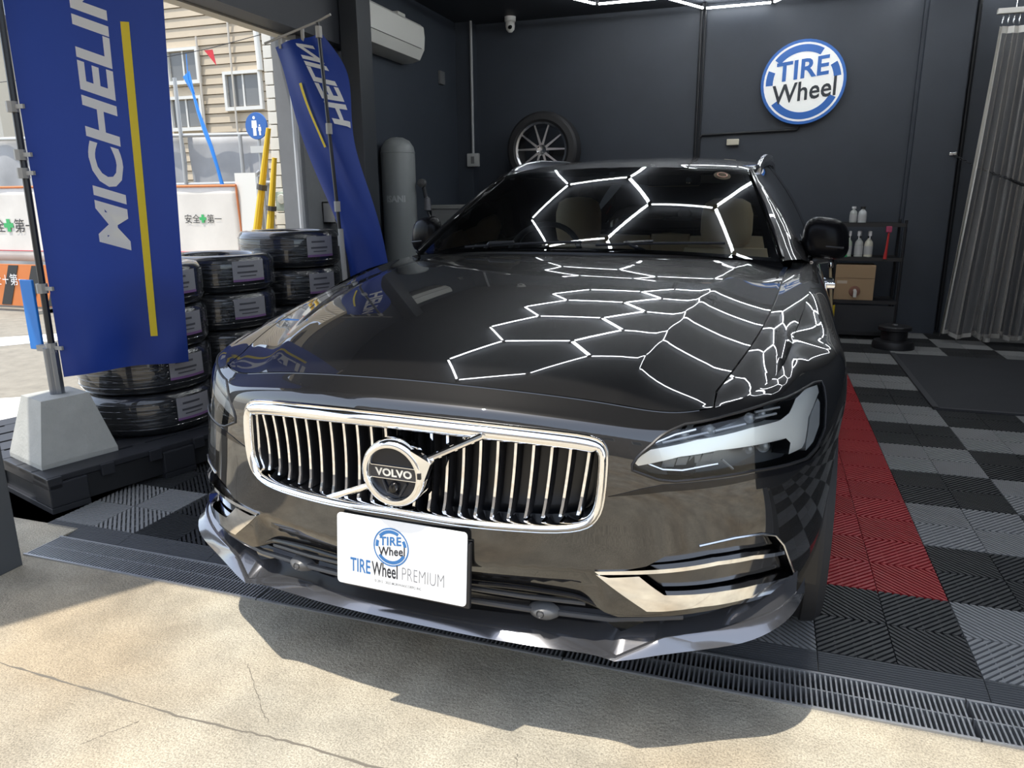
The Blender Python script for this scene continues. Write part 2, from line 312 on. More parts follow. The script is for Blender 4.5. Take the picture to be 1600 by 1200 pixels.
cloth_sheet(-8.6, -6.62, .3, 1.98, 7.4, .045, tarpm, 'tarpaulin', 40, 24, tp_, 4); cloth_sheet(-6.55, -5.45, .3, 1.95, 7.42, .03, tarpm, 'tarpaulin', 24, 20, tp_, 5); cloth_sheet(-10.2, -8.75, .3, 2.05, 7.4, .03, tarpm, 'tarpaulin', 24, 20, tp_, 6)
for pts in ([(-10.2, 7.35, 2.03), (-5.4, 7.35, 1.95)], [(-10.2, 7.35, 1.4), (-5.4, 7.35, 1.42)], [(-6.58, 7.33, 0), (-6.58, 7.33, 2.6)], [(-5.75, 7.33, 0), (-5.75, 7.33, 1.95)], [(-8.68, 7.33, 0), (-8.68, 7.33, 2.1)], [(-6.05, 7.31, 1.2), (-5.5, 7.31, 1.55)]): MB().tube(pts, .022, 8).build('scaffold_tube', mat('galvanised', (.50, .50, .48), .45, .6), tp_, True)
wp_ = thing('white_hoarding', 'plain white hoarding panel standing beside the yellow pole covers', 'panel', (-4.98, 6.36, 0))
MB().box(-.12, .13, 0, .03, -.02, 1.49).build('panel', mat('hoarding_white', (.78, .77, .72), .6), wp_); MB().box(.135, .165, -.01, .04, -.02, 1.45).build('panel_post', MATS['galvanised'], wp_)
# streamer, flags, sign, pole covers
st = thing('blue_streamer', 'thin twisted blue plastic streamer hanging in front of the beige siding', 'streamer', (0, 0, 0))
P = [(-6.09, 7.0, 2.77), (-6.10, 7.0, 2.52), (-6.05, 7.0, 2.35), (-6.01, 7.0, 2.17), (-5.95, 7.0, 1.98), (-5.887, 7.0, 1.80), (-5.83, 7.0, 1.58), (-5.784, 7.0, 1.37)]
MB().tube(P, [.004, .006, .014, .018, .024, .022, .018, .022], 6).build('streamer_tail', mat('streamer_blue', (.03, .25, .75), .35), st, True); MB().add([(-6.17, 7, 2.54), (-6.07, 7.0, 2.60), (-6.03, 7.0, 2.36), (-6.09, 7.03, 2.36)], [(0, 1, 2), (0, 2, 3)]).build('streamer_head', MATS['streamer_blue'], st)
tag(MB().add([(-5.85, 7.0, 2.79), (-5.74, 7.0, 2.79), (-5.71, 7.0, 2.63), (-5.85, 7.004, 2.79), (-5.74, 7.004, 2.79), (-5.71, 7.004, 2.63)], [(0, 1, 2), (3, 5, 4), (0, 3, 4, 1), (1, 4, 5, 2), (2, 5, 3, 0)]).build('pennant', mat('pennant_red', (.62, .03, .04), .5), None), 'small red pennant strung in front of the beige siding', 'flag')
pipe('wire', [(-9.6, 7.01, 2.62), (-7.6, 7.0, 2.66), (-5.8, 7.0, 2.80), (-4.4, 6.98, 2.98)], .004, cdt_m, 'thin overhead wire crossing in front of the beige siding', 'wire')
sg = thing('pedestrian_sign', 'round blue pedestrian sign with white adult and child on a post', 'sign', (-5.245, 7.0, 0))
MB().lathe([(0, .006), (.135, .006), (.138, 0), (.138, -.008), (0, -.008)], 40, T(0, -.03, 1.996) @ RX(R(90))).build('sign_disc', mat('sign_blue', (.03, .13, .42), .4), sg, True, 40)
MB().tube([(0, 0, -.02), (0, 0, 2.12)], .02, 8).build('sign_post', mat('galvanised', (.5, .5, .48), .45, .6), sg, True)
mw = T(0, -.0375, 1.996) @ RX(R(90)); mb = MB()
for dx, sc_, dz in ((-.02, 1.0, 0), (.045, .55, -.042)):
    mb.add([mw @ Vector((dx+.017*sc_*math.cos(a), dz+.083*sc_+.017*sc_*math.sin(a), 0)) for a in np.linspace(0, 6.28, 17)[:-1]], [tuple(range(16))])
    mb.prism([(dx-.03*sc_, dz+.055*sc_), (dx-.034*sc_, dz-.02*sc_), (dx-.02*sc_, dz-.02*sc_), (dx-.02*sc_, dz-.1*sc_), (dx+.02*sc_, dz-.1*sc_), (dx+.02*sc_, dz-.02*sc_), (dx+.034*sc_, dz-.02*sc_), (dx+.03*sc_, dz+.055*sc_)][::-1], -.001, .001, mw)
mb.build('pictogram', MATS['print_white'], sg)
MB().box(-.09, .09, -.045, -.03, 1.72, 1.79).build('sub_plate', mat('plate_grey', (.55, .55, .52), .5), sg)
yel = mat('guy_cover_yellow', (.80, .50, .02), .45)
for (a, b_, lab) in (((-4.62, 5.70, -.02), (-4.165, 5.70, 1.83), 'yellow plastic pole cover, the taller leaning one of the pair'), ((-4.36, 5.62, -.02), (-4.10, 5.66, 1.58), 'yellow plastic pole cover, the shorter one nearer the tiled pier')):
    t = thing('guy_wire_cover', lab, 'pole cover', a, 0, None); d = Vector(b_)-Vector(a)
    MB().tube([(0, 0, 0), tuple(d*.5), tuple(d)], [.042, .040, .022], 10).build('cover', yel, t, True)
    for q in (.45, .72): MB().tube([tuple(d*q), tuple(d*(q+.025))], .046, 10).build('strap', mat('strap_dark', (.08, .07, .06), .5), t, True)
gm = thing('gas_meter', 'pale green utility meter on the tiled pier', 'meter', (-4.12, 5.80, 1.21)); MB().bbox(-.07, .075, -.06, .07, -.085, .085, .015).build('meter_body', mat('meter_green', (.42, .50, .44), .4), gm, True); MB().lathe([(0, .01), (.04, .008), (.045, 0)], 20, T(0, -.06, .02) @ RX(R(90))).build('meter_dial', mat('dial', (.6, .62, .58), .3), gm, True)
MB().tube([(0, 0, -.085), (0, 0, -1.2)], .015, 8).build('meter_pipe', MATS['galvanised'], gm, True)
bx = thing('terminal_box', 'open metal terminal box on the grey side wall', 'box', (-3.1, 4.86, 1.13))
mb = MB(); mb.box(0, .10, -.06, -.052, -.075, .075).box(0, .10, .052, .06, -.075, .075).box(0, .10, -.06, .06, .068, .075).box(0, .10, -.06, .06, -.075, -.068).box(0, .008, -.06, .06, -.075, .075).build('box_shell', MATS['galvanised'], bx)
for k in range(4): MB().bbox(.01, .05, -.035, .03, -.055+k*.03, -.035+k*.03, .004).build('terminal', mat('brass', (.6, .45, .15), .4, .8), bx)
tag(MB().box(-3.0, -2.997, 4.90, 4.905, .9, .905).build('x', cdt_m, None), 'x', 'x') if False else None
pipe('drain_pipe', [(-3.13, 4.585, -.02), (-3.13, 4.585, 2.26)], .022, mat('pipe_grey', (.45, .46, .47), .4), 'pale grey vertical pipe at the end of the grey side wall', 'pipe')
# house across the forecourt, behind the viewer (seen in the car's reflections)
ho = thing('opposite_house', 'rendered house front across the street facing the garage', 'building', (0, -13, 0)); MB().box(-14, 14, -6, 0, -.3, 6.5).build('wall', mat('render_brown', (.34, .29, .24), .8, noise=.1, nscale=1), ho)
for k in range(6): 
    w_ = MB().box(-12+k*4.2, -10.3+k*4.2, 0, .06, 3.6, 4.9).build('window', alum, ho); MB().box(-11.93+k*4.2, -10.37+k*4.2, .06, .07, 3.67, 4.83).build('pane', wgl, w_)

# ================================================================ CAR (own frame: X lateral, Y rearwards, Z up)
# guides k0..k8 (top->bottom), stations t0..t13 (nose centre -> rear)
ST=[
# t0
[(0,.085,.822),(0,.046,.798),(0,.020,.763),(0,.004,.65),(0,-.004,.53),(0,-.006,.43),(0,.006,.36),(0,.03,.30),(0,.06,.25)],
[(.22,.098,.815),(.22,.058,.791),(.22,.034,.758),(.22,.018,.647),(.22,.012,.53),(.22,.010,.43),(.22,.022,.36),(.22,.045,.30),(.22,.075,.25)],
[(.43,.142,.793),(.435,.106,.772),(.44,.080,.742),(.44,.066,.64),(.44,.066,.53),(.44,.064,.43),(.44,.068,.36),(.44,.085,.30),(.44,.115,.25)],
[(.58,.192,.773),(.586,.166,.755),(.592,.146,.725),(.597,.128,.635),(.60,.123,.53),(.60,.117,.43),(.60,.117,.36),(.595,.128,.30),(.59,.15,.25)],
[(.70,.29,.79),(.712,.268,.771),(.720,.250,.73),(.724,.228,.632),(.727,.215,.53),(.727,.205,.43),(.720,.20,.36),(.712,.205,.30),(.70,.225,.25)],
[(.765,.44,.812),(.793,.412,.795),(.812,.385,.74),(.822,.355,.632),(.825,.335,.53),(.822,.325,.43),(.808,.318,.36),(.79,.318,.30),(.775,.335,.25)],
[(.79,.60,.832),(.835,.585,.808),(.872,.555,.75),(.892,.515,.632),(.895,.49,.53),(.890,.47,.43),(.878,.46,.36),(.86,.46,.30),(.842,.47,.25)],
[(.802,.75,.852),(.875,.74,.826),(.927,.725,.775),(.937,.70,.64),(.932,.67,.53),(.924,.64,.43),(.91,.62,.36),(.89,.61,.30),(.87,.61,.25)],
[(.815,.90,.876),(.885,.90,.846),(.935,.89,.79),(.945,.87,.645),(.941,.85,.53),(.934,.84,.43),(.92,.83,.36),(.90,.83,.30),(.88,.83,.25)],
[(.84,1.2,.93),(.893,1.2,.893),(.928,1.2,.80),(.94,1.2,.65),(.94,1.2,.53),(.935,1.2,.43),(.925,1.2,.36),(.905,1.2,.30),(.885,1.2,.25)],
[(.852,1.7,.962),(.892,1.7,.92),(.922,1.7,.82),(.938,1.7,.66),(.938,1.7,.53),(.935,1.7,.43),(.925,1.7,.36),(.905,1.7,.30),(.885,1.7,.22)],
[(.862,2.8,.985),(.896,2.8,.94),(.925,2.8,.83),(.94,2.8,.67),(.94,2.8,.53),(.935,2.8,.43),(.925,2.8,.36),(.905,2.8,.30),(.885,2.8,.22)],
[(.862,3.8,1.0),(.905,3.8,.95),(.94,3.8,.84),(.95,3.8,.67),(.95,3.8,.53),(.945,3.8,.43),(.93,3.8,.36),(.905,3.8,.30),(.885,3.8,.25)],
[(.83,4.6,1.0),(.86,4.62,.95),(.89,4.65,.84),(.90,4.66,.67),(.90,4.68,.53),(.895,4.68,.43),(.88,4.66,.36),(.86,4.64,.30),(.84,4.62,.25)],
[(.60,4.86,.98),(.62,4.89,.94),(.64,4.92,.84),(.66,4.94,.67),(.66,4.96,.53),(.66,4.95,.43),(.65,4.92,.36),(.64,4.88,.30),(.62,4.84,.25)],
[(0,4.93,.98),(0,4.96,.94),(0,4.98,.84),(0,5.0,.67),(0,5.02,.53),(0,5.01,.43),(0,4.98,.36),(0,4.94,.30),(0,4.90,.25)],
]
G=np.array(ST,float)
def nat(y,mirror0=False):
    "natural cubic second derivs on uniform knots axis0"
    n=y.shape[0]; A=np.zeros((n,n)); B=np.zeros_like(y)
    for i in range(1,n-1):
        A[i,i-1]=1;A[i,i]=4;A[i,i+1]=1;B[i]=6*(y[i-1]-2*y[i]+y[i+1])
    A[0,0]=1;A[-1,-1]=1
    return np.linalg.solve(A,B.reshape(n,-1)).reshape(y.shape)
def ev(y,M,t):
    t=np.clip(np.asarray(t,float),0,y.shape[0]-1-1e-9); i=t.astype(int); a=(t-i).reshape(t.shape+(1,)*(y.ndim-1)); b=1-a
    return b*y[i]+a*y[i+1]+((b**3-b)*M[i]+(a**3-a)*M[i+1])/6
def catm(y):
    "tangents, catmull rom"
    m=np.zeros_like(y); m[1:-1]=(y[2:]-y[:-2])/2; m[0]=y[1]-y[0]; m[-1]=y[-1]-y[-2]; return m
def mirG():
    Gm=G[1:4][::-1].copy(); Gm[...,0]*=-1
    return np.concatenate([Gm,G],0)
GM=mirG(); MT=nat(GM)
def S1(t,k):
    "t,k arrays -> 3d ; t>=0"
    t=np.asarray(t,float);k=np.asarray(k,float)
    sh=t.shape; t=t.ravel();k=k.ravel()
    rows=ev(GM,MT,t+3)           # n,9,3
    rt=np.swapaxes(rows,0,1)      # 9,n,3
    M=nat(rt)
    kk=np.clip(k,0,rt.shape[0]-1-1e-9); i=kk.astype(int); a=(kk-i)[:,None]; b=1-a; n=np.arange(len(t))
    P=b*rt[i,n]+a*rt[i+1,n]+((b**3-b)*M[i,n]+(a**3-a)*M[i+1,n])/6
    return P.reshape(sh+(3,))
def S1s(t,k):
    "signed t: negative = left side"
    t=np.asarray(t,float); P=S1(np.abs(t),k); P[...,0]*=np.where(t<0,-1,1); return P
def S1n(t,k,e=1e-3):
    t=np.asarray(t,float);k=np.asarray(k,float)
    du=S1s(t+e,k)-S1s(t-e,k); dk=S1s(t,np.minimum(k+e,8))-S1s(t,np.maximum(k-e,0))
    n=np.cross(dk,du); n/=np.linalg.norm(n,axis=-1,keepdims=True)+1e-12
    return n   # outward?
# ---- hood / top
def lin(xs,ys): 
    xs=np.array(xs,float);ys=np.array(ys,float)
    M=None
    def f(x):
        x=np.asarray(x,float)
        # monotone-ish cubic hermite
        m=np.zeros_like(ys); h=np.diff(xs); d=np.diff(ys)/h
        m[1:-1]=(h[1:]*d[:-1]+h[:-1]*d[1:])/(h[1:]+h[:-1]); m[0]=d[0]*1.5-m[1]*.5; m[-1]=d[-1]*1.5-m[-2]*.5
        i=np.clip(np.searchsorted(xs,x)-1,0,len(xs)-2); a=(x-xs[i])/h[i]
        ao=a; a=np.clip(a,0,1)
        r=ys[i]*(1+2*a)*(1-a)**2+m[i]*h[i]*a*(1-a)**2+ys[i+1]*a*a*(3-2*a)+m[i+1]*h[i]*a*a*(a-1)
        r=r+np.where(ao>1,(ao-1)*h[i]*m[-1],0)+np.where(ao<0,ao*h[i]*m[0],0)
        return r
    return f
def pf(xs,ys,d):
    c=np.polyfit(xs,ys,d); return lambda x: np.polyval(c,x)
zc=pf([.085,.19,.35,.55,.73,1.0,1.25,1.43,1.75],[.822,.857,.899,.938,.964,.988,1.001,1.008,1.018],4)
Xc=pf([.1,.205,.37,.71,1.3,1.7],[.44,.467,.500,.552,.610,.645],3)
zcr=pf([.1,.205,.37,.71,1.0,1.3,1.7],[.803,.836,.878,.937,.964,.982,.996],4)
Xs=pf([.15,.35,.5,.67,.88,1.2,1.7],[.60,.66,.697,.713,.733,.752,.775],3)
zs=pf([.15,.25,.35,.6,.87,1.04,1.4,1.7],[.772,.792,.818,.864,.900,.918,.947,.963],3)
K0=None
def _mk():
    global K0,xr_f,zr_f,y0_f,z0_f
    t=np.linspace(0,11,3001); P=S1(t,np.zeros_like(t)); K0=P
    # ridge as function of Y for t>=4 ; front edge as function of X for t<=4
    m=t>=3.6; mm=m&(K0[:,1]<2.2); xr_f=pf(K0[mm,1],K0[mm,0],4); zr_f=pf(K0[mm,1],K0[mm,2],4)
    m2=t<=6.5; y0_f=lambda X: np.interp(X,K0[m2,0],K0[m2,1]); z0_f=lambda X: np.interp(X,K0[m2,0],K0[m2,2])
_mk()
def Hraw(x,y):
    ax=np.abs(x); c=Xc(y); a=zc(y); b=zcr(y); s=Xs(y); d=zs(y)
    f1=a-(a-b)*(ax/c)**2.2
    u=(ax-c)/(s-c); up=np.clip(u,0,1)
    f2=b+(d-b)*np.where(u<0,1.75*u,.62*up+.38*(1-np.exp(-up/.32))/(1-np.exp(-1/.32))) 
    # beyond s continue to the fender crown
    xr=np.maximum(xr_f(y),s+.02); zr=zr_f(y); w=np.clip((ax-s)/(xr-s),0,1.3)
    f3=d+(zr-d)*(.25*w+.75*w**2)
    f2=np.where(ax>s,f3,f2)
    q=.0035
    return -q*np.logaddexp(-f1/q,-f2/q) if True else 0
def H(x,y):
    x=np.asarray(x,float);y=np.asarray(y,float)
    ax=np.abs(x); y0=y0_f(ax); corr=z0_f(ax)-Hraw(ax,y0)
    return Hraw(ax,y)+corr*np.exp(-np.maximum(y-y0,0)/.10)

paint = mat('bronze_black_paint', (.0095, .0092, .0094), .42, .3, coat=1.0, spec=.15); paint.node_tree.nodes['Principled BSDF'].inputs['Coat IOR'].default_value = 1.85
gloss = mat('gloss_black', (.006, .006, .007), .10, 0, spec=.45)
plas = mat('black_plastic', (.012, .012, .014), .45)
chrome = mat('chrome', (.92, .92, .92), .06, 1.0)
satin = mat('satin_silver', (.62, .63, .65), .22, 1.0)
rubber = mat('tyre_rubber', (.018, .018, .02), .6)
car = thing('car', 'dark bronze black estate car with upright chrome grille, nose just outside the garage', 'car', (-.735, 1.35, 0), -R(2))
SA, SB = .18, .09
def inpoly(P, poly):
    x, y = P[:, 0], P[:, 1]; c = np.zeros(len(P), bool); n = len(poly)
    for i in range(n):
        x1, y1 = poly[i]; x2, y2 = poly[(i+1) % n]
        if y1 == y2: continue
        c ^= ((y1 > y) != (y2 > y)) & (x < (x2-x1)*(y-y1)/(y2-y1)+x1)
    return c
def dens(loop, step):
    out = []
    for i in range(len(loop)):
        a = np.array(loop[i]); b = np.array(loop[(i+1) % len(loop)]); n = max(1, int(np.ceil(np.linalg.norm(b-a)/step)))
        out += [a+(b-a)*k/n for k in range(n)]
    return np.array(out)
def cdt(loops, step, scale):
    "loops[0] outer, rest holes, in params -> (params, tris)"
    sc = np.array(scale); L = [dens(np.array(l)*sc, step) for l in loops]
    V = np.concatenate(L); E = []; o = 0
    for l in L: n = len(l); E += [(o+i, o+(i+1) % n) for i in range(n)]; o += n
    mn, mxx = L[0].min(0), L[0].max(0); gx = np.arange(mn[0]+step*.5, mxx[0], step); gy = np.arange(mn[1]+step*.5, mxx[1], step)
    Gp = np.stack(np.meshgrid(gx, gy, indexing='ij'), -1).reshape(-1, 2); Gp[:, 1] += (np.round((Gp[:, 0]-mn[0])/step).astype(int) % 2)*step*.25
    k = inpoly(Gp, L[0])
    for h in L[1:]: k &= ~inpoly(Gp, h)
    Gp = Gp[k]
    if len(Gp):
        dm = np.full(len(Gp), 9.)
        for i in range(0, len(V), 200): dm = np.minimum(dm, np.sqrt(((Gp[:, None]-V[None, i:i+200])**2).sum(-1)).min(1))
        Gp = Gp[dm > step*.45]
    A = np.concatenate([V, Gp]) if len(Gp) else V
    vo, _, fo, *_r2 = delaunay_2d_cdt([Vector(p) for p in A], E, [], 0, 1e-6)
    P = np.array([tuple(p) for p in vo]); F = np.array([f for f in fo if len(f) == 3]); c = P[F].mean(1); k = inpoly(c, L[0])
    for h in L[1:]: k &= ~inpoly(c, h)
    return P/sc, F[k]
def surf_obj(name, m, parent, P3, N3, F, walls=None, **kw):
    a, b, c = P3[F[:, 0]], P3[F[:, 1]], P3[F[:, 2]]; g = np.cross(b-a, c-a); flip = (g*(N3[F].mean(1))).sum(1) < 0
    F = F.copy(); F[flip] = F[flip][:, ::-1]
    vs = P3.tolist(); fs = F.tolist(); nn = N3.tolist()
    if walls:
        for (A, B, Nw) in walls:      # A,B matching rows
            o = len(vs); n = len(A); vs += A.tolist()+B.tolist(); nn += Nw.tolist()+Nw.tolist()
            fs += [(o+i, o+(i+1) % n, o+n+(i+1) % n, o+n+i) for i in range(n)]
    me = D.meshes.new(name); me.from_pydata(vs, [], fs); me.materials.append(m)
    me.polygons.foreach_set('use_smooth', [True]*len(me.polygons)); me.update()
    me.normals_split_custom_set_from_vertices([Vector(n).normalized() for n in nn])
    o = D.objects.new(name, me); COL.objects.link(o); o.parent = parent; tag(o, **kw); return o
def s1patch(name, m, loops, parent=car, d=0.0, step=.016, back=None, dfun=None, **kw):
    "patch of the wrap-around skin; d = offset along the normal; back = rim depth (walls to that offset)"
    P, F = cdt(loops, step, (SA, SB)); t, k = P[:, 0], P[:, 1]
    P3 = S1s(t, k); N = S1n(t, k); off = d if dfun is None else dfun(t, k); P3 = P3+N*(off[:, None] if hasattr(off, '__len__') else off)
    if dfun is not None:
        e = 1e-2; q = lambda a, b: S1s(a, b)+S1n(a, b)*dfun(a, b)[:, None]
        du = q(t+e, k)-q(t-e, k); dk = q(t, np.minimum(k+e, 8))-q(t, np.maximum(k-e, 0)); N2 = np.cross(dk, du); N = N2/np.linalg.norm(N2, axis=1, keepdims=True)
    walls = []
    if back is not None:
        for l in loops:
            Q = dens(np.array(l)*np.array([SA, SB]), step)/np.array([SA, SB]); a = S1s(Q[:, 0], Q[:, 1]); n = S1n(Q[:, 0], Q[:, 1])
            A = a+n*d; B = a+n*back; tg = np.roll(A, -1, 0)-np.roll(A, 1, 0); w = np.cross(tg, n); w /= np.linalg.norm(w, axis=1, keepdims=True)+1e-9
            cen = A.mean(0); w *= np.sign(((A-cen)*w).sum(1, keepdims=True)+1e-9)*(1 if back < d else -1); walls.append((A, B, w))
    return surf_obj(name, m, parent, P3, N, F, walls, **kw)
mir = lambda l: [(-a, b) for a, b in l][::-1]
def sm(loop, it=1, closed=True):
    "Chaikin smoothing"
    L = [np.array(p, float) for p in loop]
    for _ in range(it):
        o = []
        for i in range(len(L) if closed else len(L)-1):
            a, b = L[i], L[(i+1) % len(L)]; o += [a*.75+b*.25, a*.25+b*.75]
        if not closed: o = [L[0]]+o+[L[-1]]
        L = o
    return [tuple(p) for p in L]
GR_H = [(0, 2.007), (.565, 2.007), (.945, 2.008), (1.526, 2.015), (1.854, 2.032), (2.005, 2.108), (2.077, 2.286), (2.098, 2.494), (2.096, 2.903), (2.077, 3.341), (2.032, 3.622), (1.948, 3.83), (1.797, 3.949), (1.557, 4.0), (1.206, 3.994), (.765, 3.985), (.445, 3.965), (0, 3.942)]
GR = GR_H + [(-a, b) for a, b in GR_H[1:-1]][::-1]
GR = sm(GR, 1)
HL = [(2.432, 2.436), (2.381, 2.585), (2.384, 2.697), (2.724, 2.872), (2.942, 2.91), (3.41, 2.887), (4.103, 2.885), (4.811, 2.957), (5.313, 2.99), (5.666, 2.879), (5.949, 2.668), (6.083, 2.238), (6.125, 1.917), (6.105, 1.74), (5.854, 1.609), (5.279, 1.488), (4.822, 1.388), (4.449, 1.188), (4.111, 1.052), (3.7, .914), (3.367, .942), (3.086, .987), (2.936, 1.34), (2.615, 2.11)]
FOG = [(1.993, 4.872), (2.286, 4.817), (2.604, 4.696), (2.88, 4.442), (3.316, 4.297), (3.853, 4.242), (4.36, 4.295), (4.635, 4.425), (4.863, 4.744), (5.166, 5.453), (5.532, 6.277), (5.9, 6.98), (5.758, 6.938), (4.98, 6.38), (4.227, 6.09), (3.389, 5.998), (2.819, 6.084), (2.624, 6.088)]
# ---- painted skins
bot = [(6.2, 7.25), (5.95, 7.13), (4.93, 6.59), (4.02, 6.27), (3.4, 6.29), (2.87, 6.36), (2.5, 6.40), (2.265, 6.45), (2.1, 6.28), (1.93, 5.99), (1.8, 5.8), (1.53, 5.69), (1.185, 5.585), (.75, 5.585)]
right = [(t, 0) for t in np.linspace(0, 6.2, 40)]+[(6.2, 3.5)]+bot
BUMP = right+[(0, 5.585)]+[(-a, b) for a, b in right[::-1]][:-1]
def bump_d(t, k):
    a = np.abs(t); w = np.clip((2.15-a)/.35, 0, 1); w = w*w*(3-2*w); s = np.clip((k-4.85)/.55, 0, 1)
    # body line running inwards from under each headlamp, and the swell above the fog lamps
    c = np.exp(-((k-(3.21-.16*np.clip(a-2.1, 0, 3)))/.28)**2)*np.clip((a-2.1)/.6, 0, 1)*np.clip((4.6-a)/1.2, 0, 1)
    return -.020*s*w
bumper = s1patch('front_bumper', paint, [BUMP, GR, HL, mir(HL), FOG, mir(FOG)], dfun=bump_d)
def arch(cy, r, zmin=.25):
    out = []
    for a in np.linspace(-math.asin((.34-zmin)/r), math.pi+math.asin((.34-zmin)/r), 40):
        Y, z = cy+r*math.cos(a), .34+r*math.sin(a); q = np.array([np.interp(Y, [.5, .65, .85, 1.2, 1.7, 2.8, 3.8, 4.6], [6.2, 7, 8, 9, 10, 11, 12, 13]), np.interp(-z, [-.9, -.65, -.53, -.43, -.36, -.3, -.25], [0, 3, 4, 5, 6, 7, 8])])
        for _ in range(25):
            f = lambda q: S1s(np.array(q[0]), np.array(q[1]))[1:]-np.array([Y, z])
            r0 = f(q); J = np.stack([(f(q+np.array([1e-4, 0]))-r0)/1e-4, (f(q+np.array([0, -1e-4]))-r0)/-1e-4], 1); q = q+np.clip(np.linalg.lstsq(J, -r0, rcond=None)[0], -.3, .3); q[1] = min(max(q[1], 0), 8)
        out.append((q[0], q[1]))
    return out
AR = arch(.87, .365); AR2 = arch(3.81, .365)
FEN = [(t, 0) for t in np.linspace(6.2, 9.25, 16)]+[(9.25, 8)]+[(a, min(b, 7.99)) for a, b in AR if a > 6.2]+[(6.2, 7.3)]
for s in (1, -1): s1patch('front_fender', paint, [FEN if s > 0 else mir(FEN)])
DOOR = [(t, 0) for t in np.linspace(9.27, 10.7, 8)]+[(10.7, 8), (9.27, 8)]
RDOOR = [(t, 0) for t in np.linspace(10.72, 11.45, 6)]+[(11.45, 8), (10.72, 8)]
REAR = [(t, 0) for t in np.linspace(11.47, 14.999, 30)]+[(14.999, 8)]+[(a, min(b, 7.99)) for a, b in AR2 if a > 11.47]+[(11.47, 8)]
for s in (1, -1):
    for nm, lp in (('front_door', DOOR), ('rear_door', RDOOR), ('rear_quarter', REAR)):
        d_ = s1patch(nm, paint, [lp if s > 0 else mir(lp)], step=.04)
        if 'door' in nm:
            tc = (lp[0][0]+lp[len(lp)-3][0])/2+.25; p = S1s(np.array(s*tc), np.array(1.6)); MB().bbox(p[0]-.02, p[0]+.035, p[1]-.1, p[1]+.1, p[2]-.012, p[2]+.014, .01).build('door_handle', chrome, d_, True)
# ---- bonnet with fender crowns
xe = K0[(K0[:, 1] < 1.76)]
hood_rear = lambda x: 1.42+.19*(np.abs(x)/.74)**2
def ytop(x): return np.where(np.abs(x) < .765, hood_rear(x), 1.75)
def H_obj(name, m, loop, step=.02, dz=0.0):
    P, F = cdt([loop], step, (1, 1)); x, y = P[:, 0], P[:, 1]; e = .004; P3 = np.stack([x, y, H(x, y)+dz], 1)
    N = np.stack([-(H(x+e, y)-H(x-e, y))/(2*e), -(H(x, y+e)-H(x, y-e))/(2*e), np.ones_like(x)], 1); N /= np.linalg.norm(N, axis=1, keepdims=True)
    return surf_obj(name, m, car, P3, N, F)
g = .0022
sY = np.linspace(.30, 1.60, 30); sX = Xs(sY)
fr = [(x, y+.0045) for x, y, z in K0 if x <= .652 and y < .4][::30]
hl_ = fr+[(sX[0]-g, sY[0])]+[(a-g, b) for a, b in zip(sX, sY)]+[(x, float(hood_rear(x))) for x in np.linspace(float(sX[-1])-g, 0, 20)]
HOOD = hl_+[(-a, b) for a, b in hl_[::-1]][1:-1]
hood = H_obj('bonnet', paint, HOOD, .018)
rid = [(x, y) for x, y, z in K0 if .652 < x and y < 1.76][::30]
for s in (1, -1):
    lp = [(fr[-1][0]+g, fr[-1][1]+.001)]+rid+[(.78, 1.76), (.775, 1.61)]+[(a+g, b) for a, b in zip(sX[::-1], sY[::-1])]
    H_obj('fender_crown', paint, [(s*a, b) for a, b in lp], .02)
# dark gap below the shut lines
mb = MB()
for s in (1, -1): mb.tube([(s*float(a), float(b), float(H(a, b))-.008) for a, b in zip(sX, sY)], .005, 6)
pts = [S1s(np.array(t), np.array(0.0)) for t in np.linspace(-3.3, 3.3, 60)]
MB().tube([(p[0], p[1]+.0062, p[2]-.0016) for p in pts], .0032, 8).build('bonnet_edge', paint, car, True)
mb.tube([(p[0], p[1]+.0022, p[2]-.0035) for p in pts], .0030, 6)
mb.build('shut_line_seal', plas, car, True)
# ---- grille
s1patch('grille_backing', mat('grille_dark', (.008, .009, .012), .35), [GR], d=-.085, back=.001, step=.03)
grille = D.objects.new('grille', None); COL.objects.link(grille); grille.parent = car
Q = dens(np.array(GR)*np.array([SA, SB]), .010)/np.array([SA, SB]); pp = S1s(Q[:, 0], Q[:, 1]); nn = S1n(Q[:, 0], Q[:, 1]); rows = []
cz = .64
for i in range(len(pp)):
    tg = pp[(i+1) % len(pp)]-pp[i-1]; tg /= np.linalg.norm(tg); sd = np.cross(nn[i], tg)
    if np.dot(sd, pp[i]-np.array([0, 0, cz])) > 0: sd = -sd            # inwards
    w = .019+.016*max(0, -sd[2])**1.5
    rows.append([pp[i]+sd*(a*w)+nn[i]*b for a, b in ((-.12, -.012), (-.12, .004), (.0, .0075), (.12, .006), (.2, .010), (.45, .0135), (.75, .012), (.95, .006), (1.0, -.004), (1.0, -.05), (-.12, -.012))])
rows.append(rows[0]); MB().grid([[tuple(q) for q in r] for r in rows]).build('grille_frame', chrome, grille, True, 50)
def gy(X, z):
    t = np.interp(abs(X), [0, .22, .437, .6], [0, 1, 2, 3]); k = np.interp(-z, [-.763, -.65, -.53], [2, 3, 4]); return float(S1(np.array(t), np.array(k))[1])
GP = pp[:, [0, 2]]
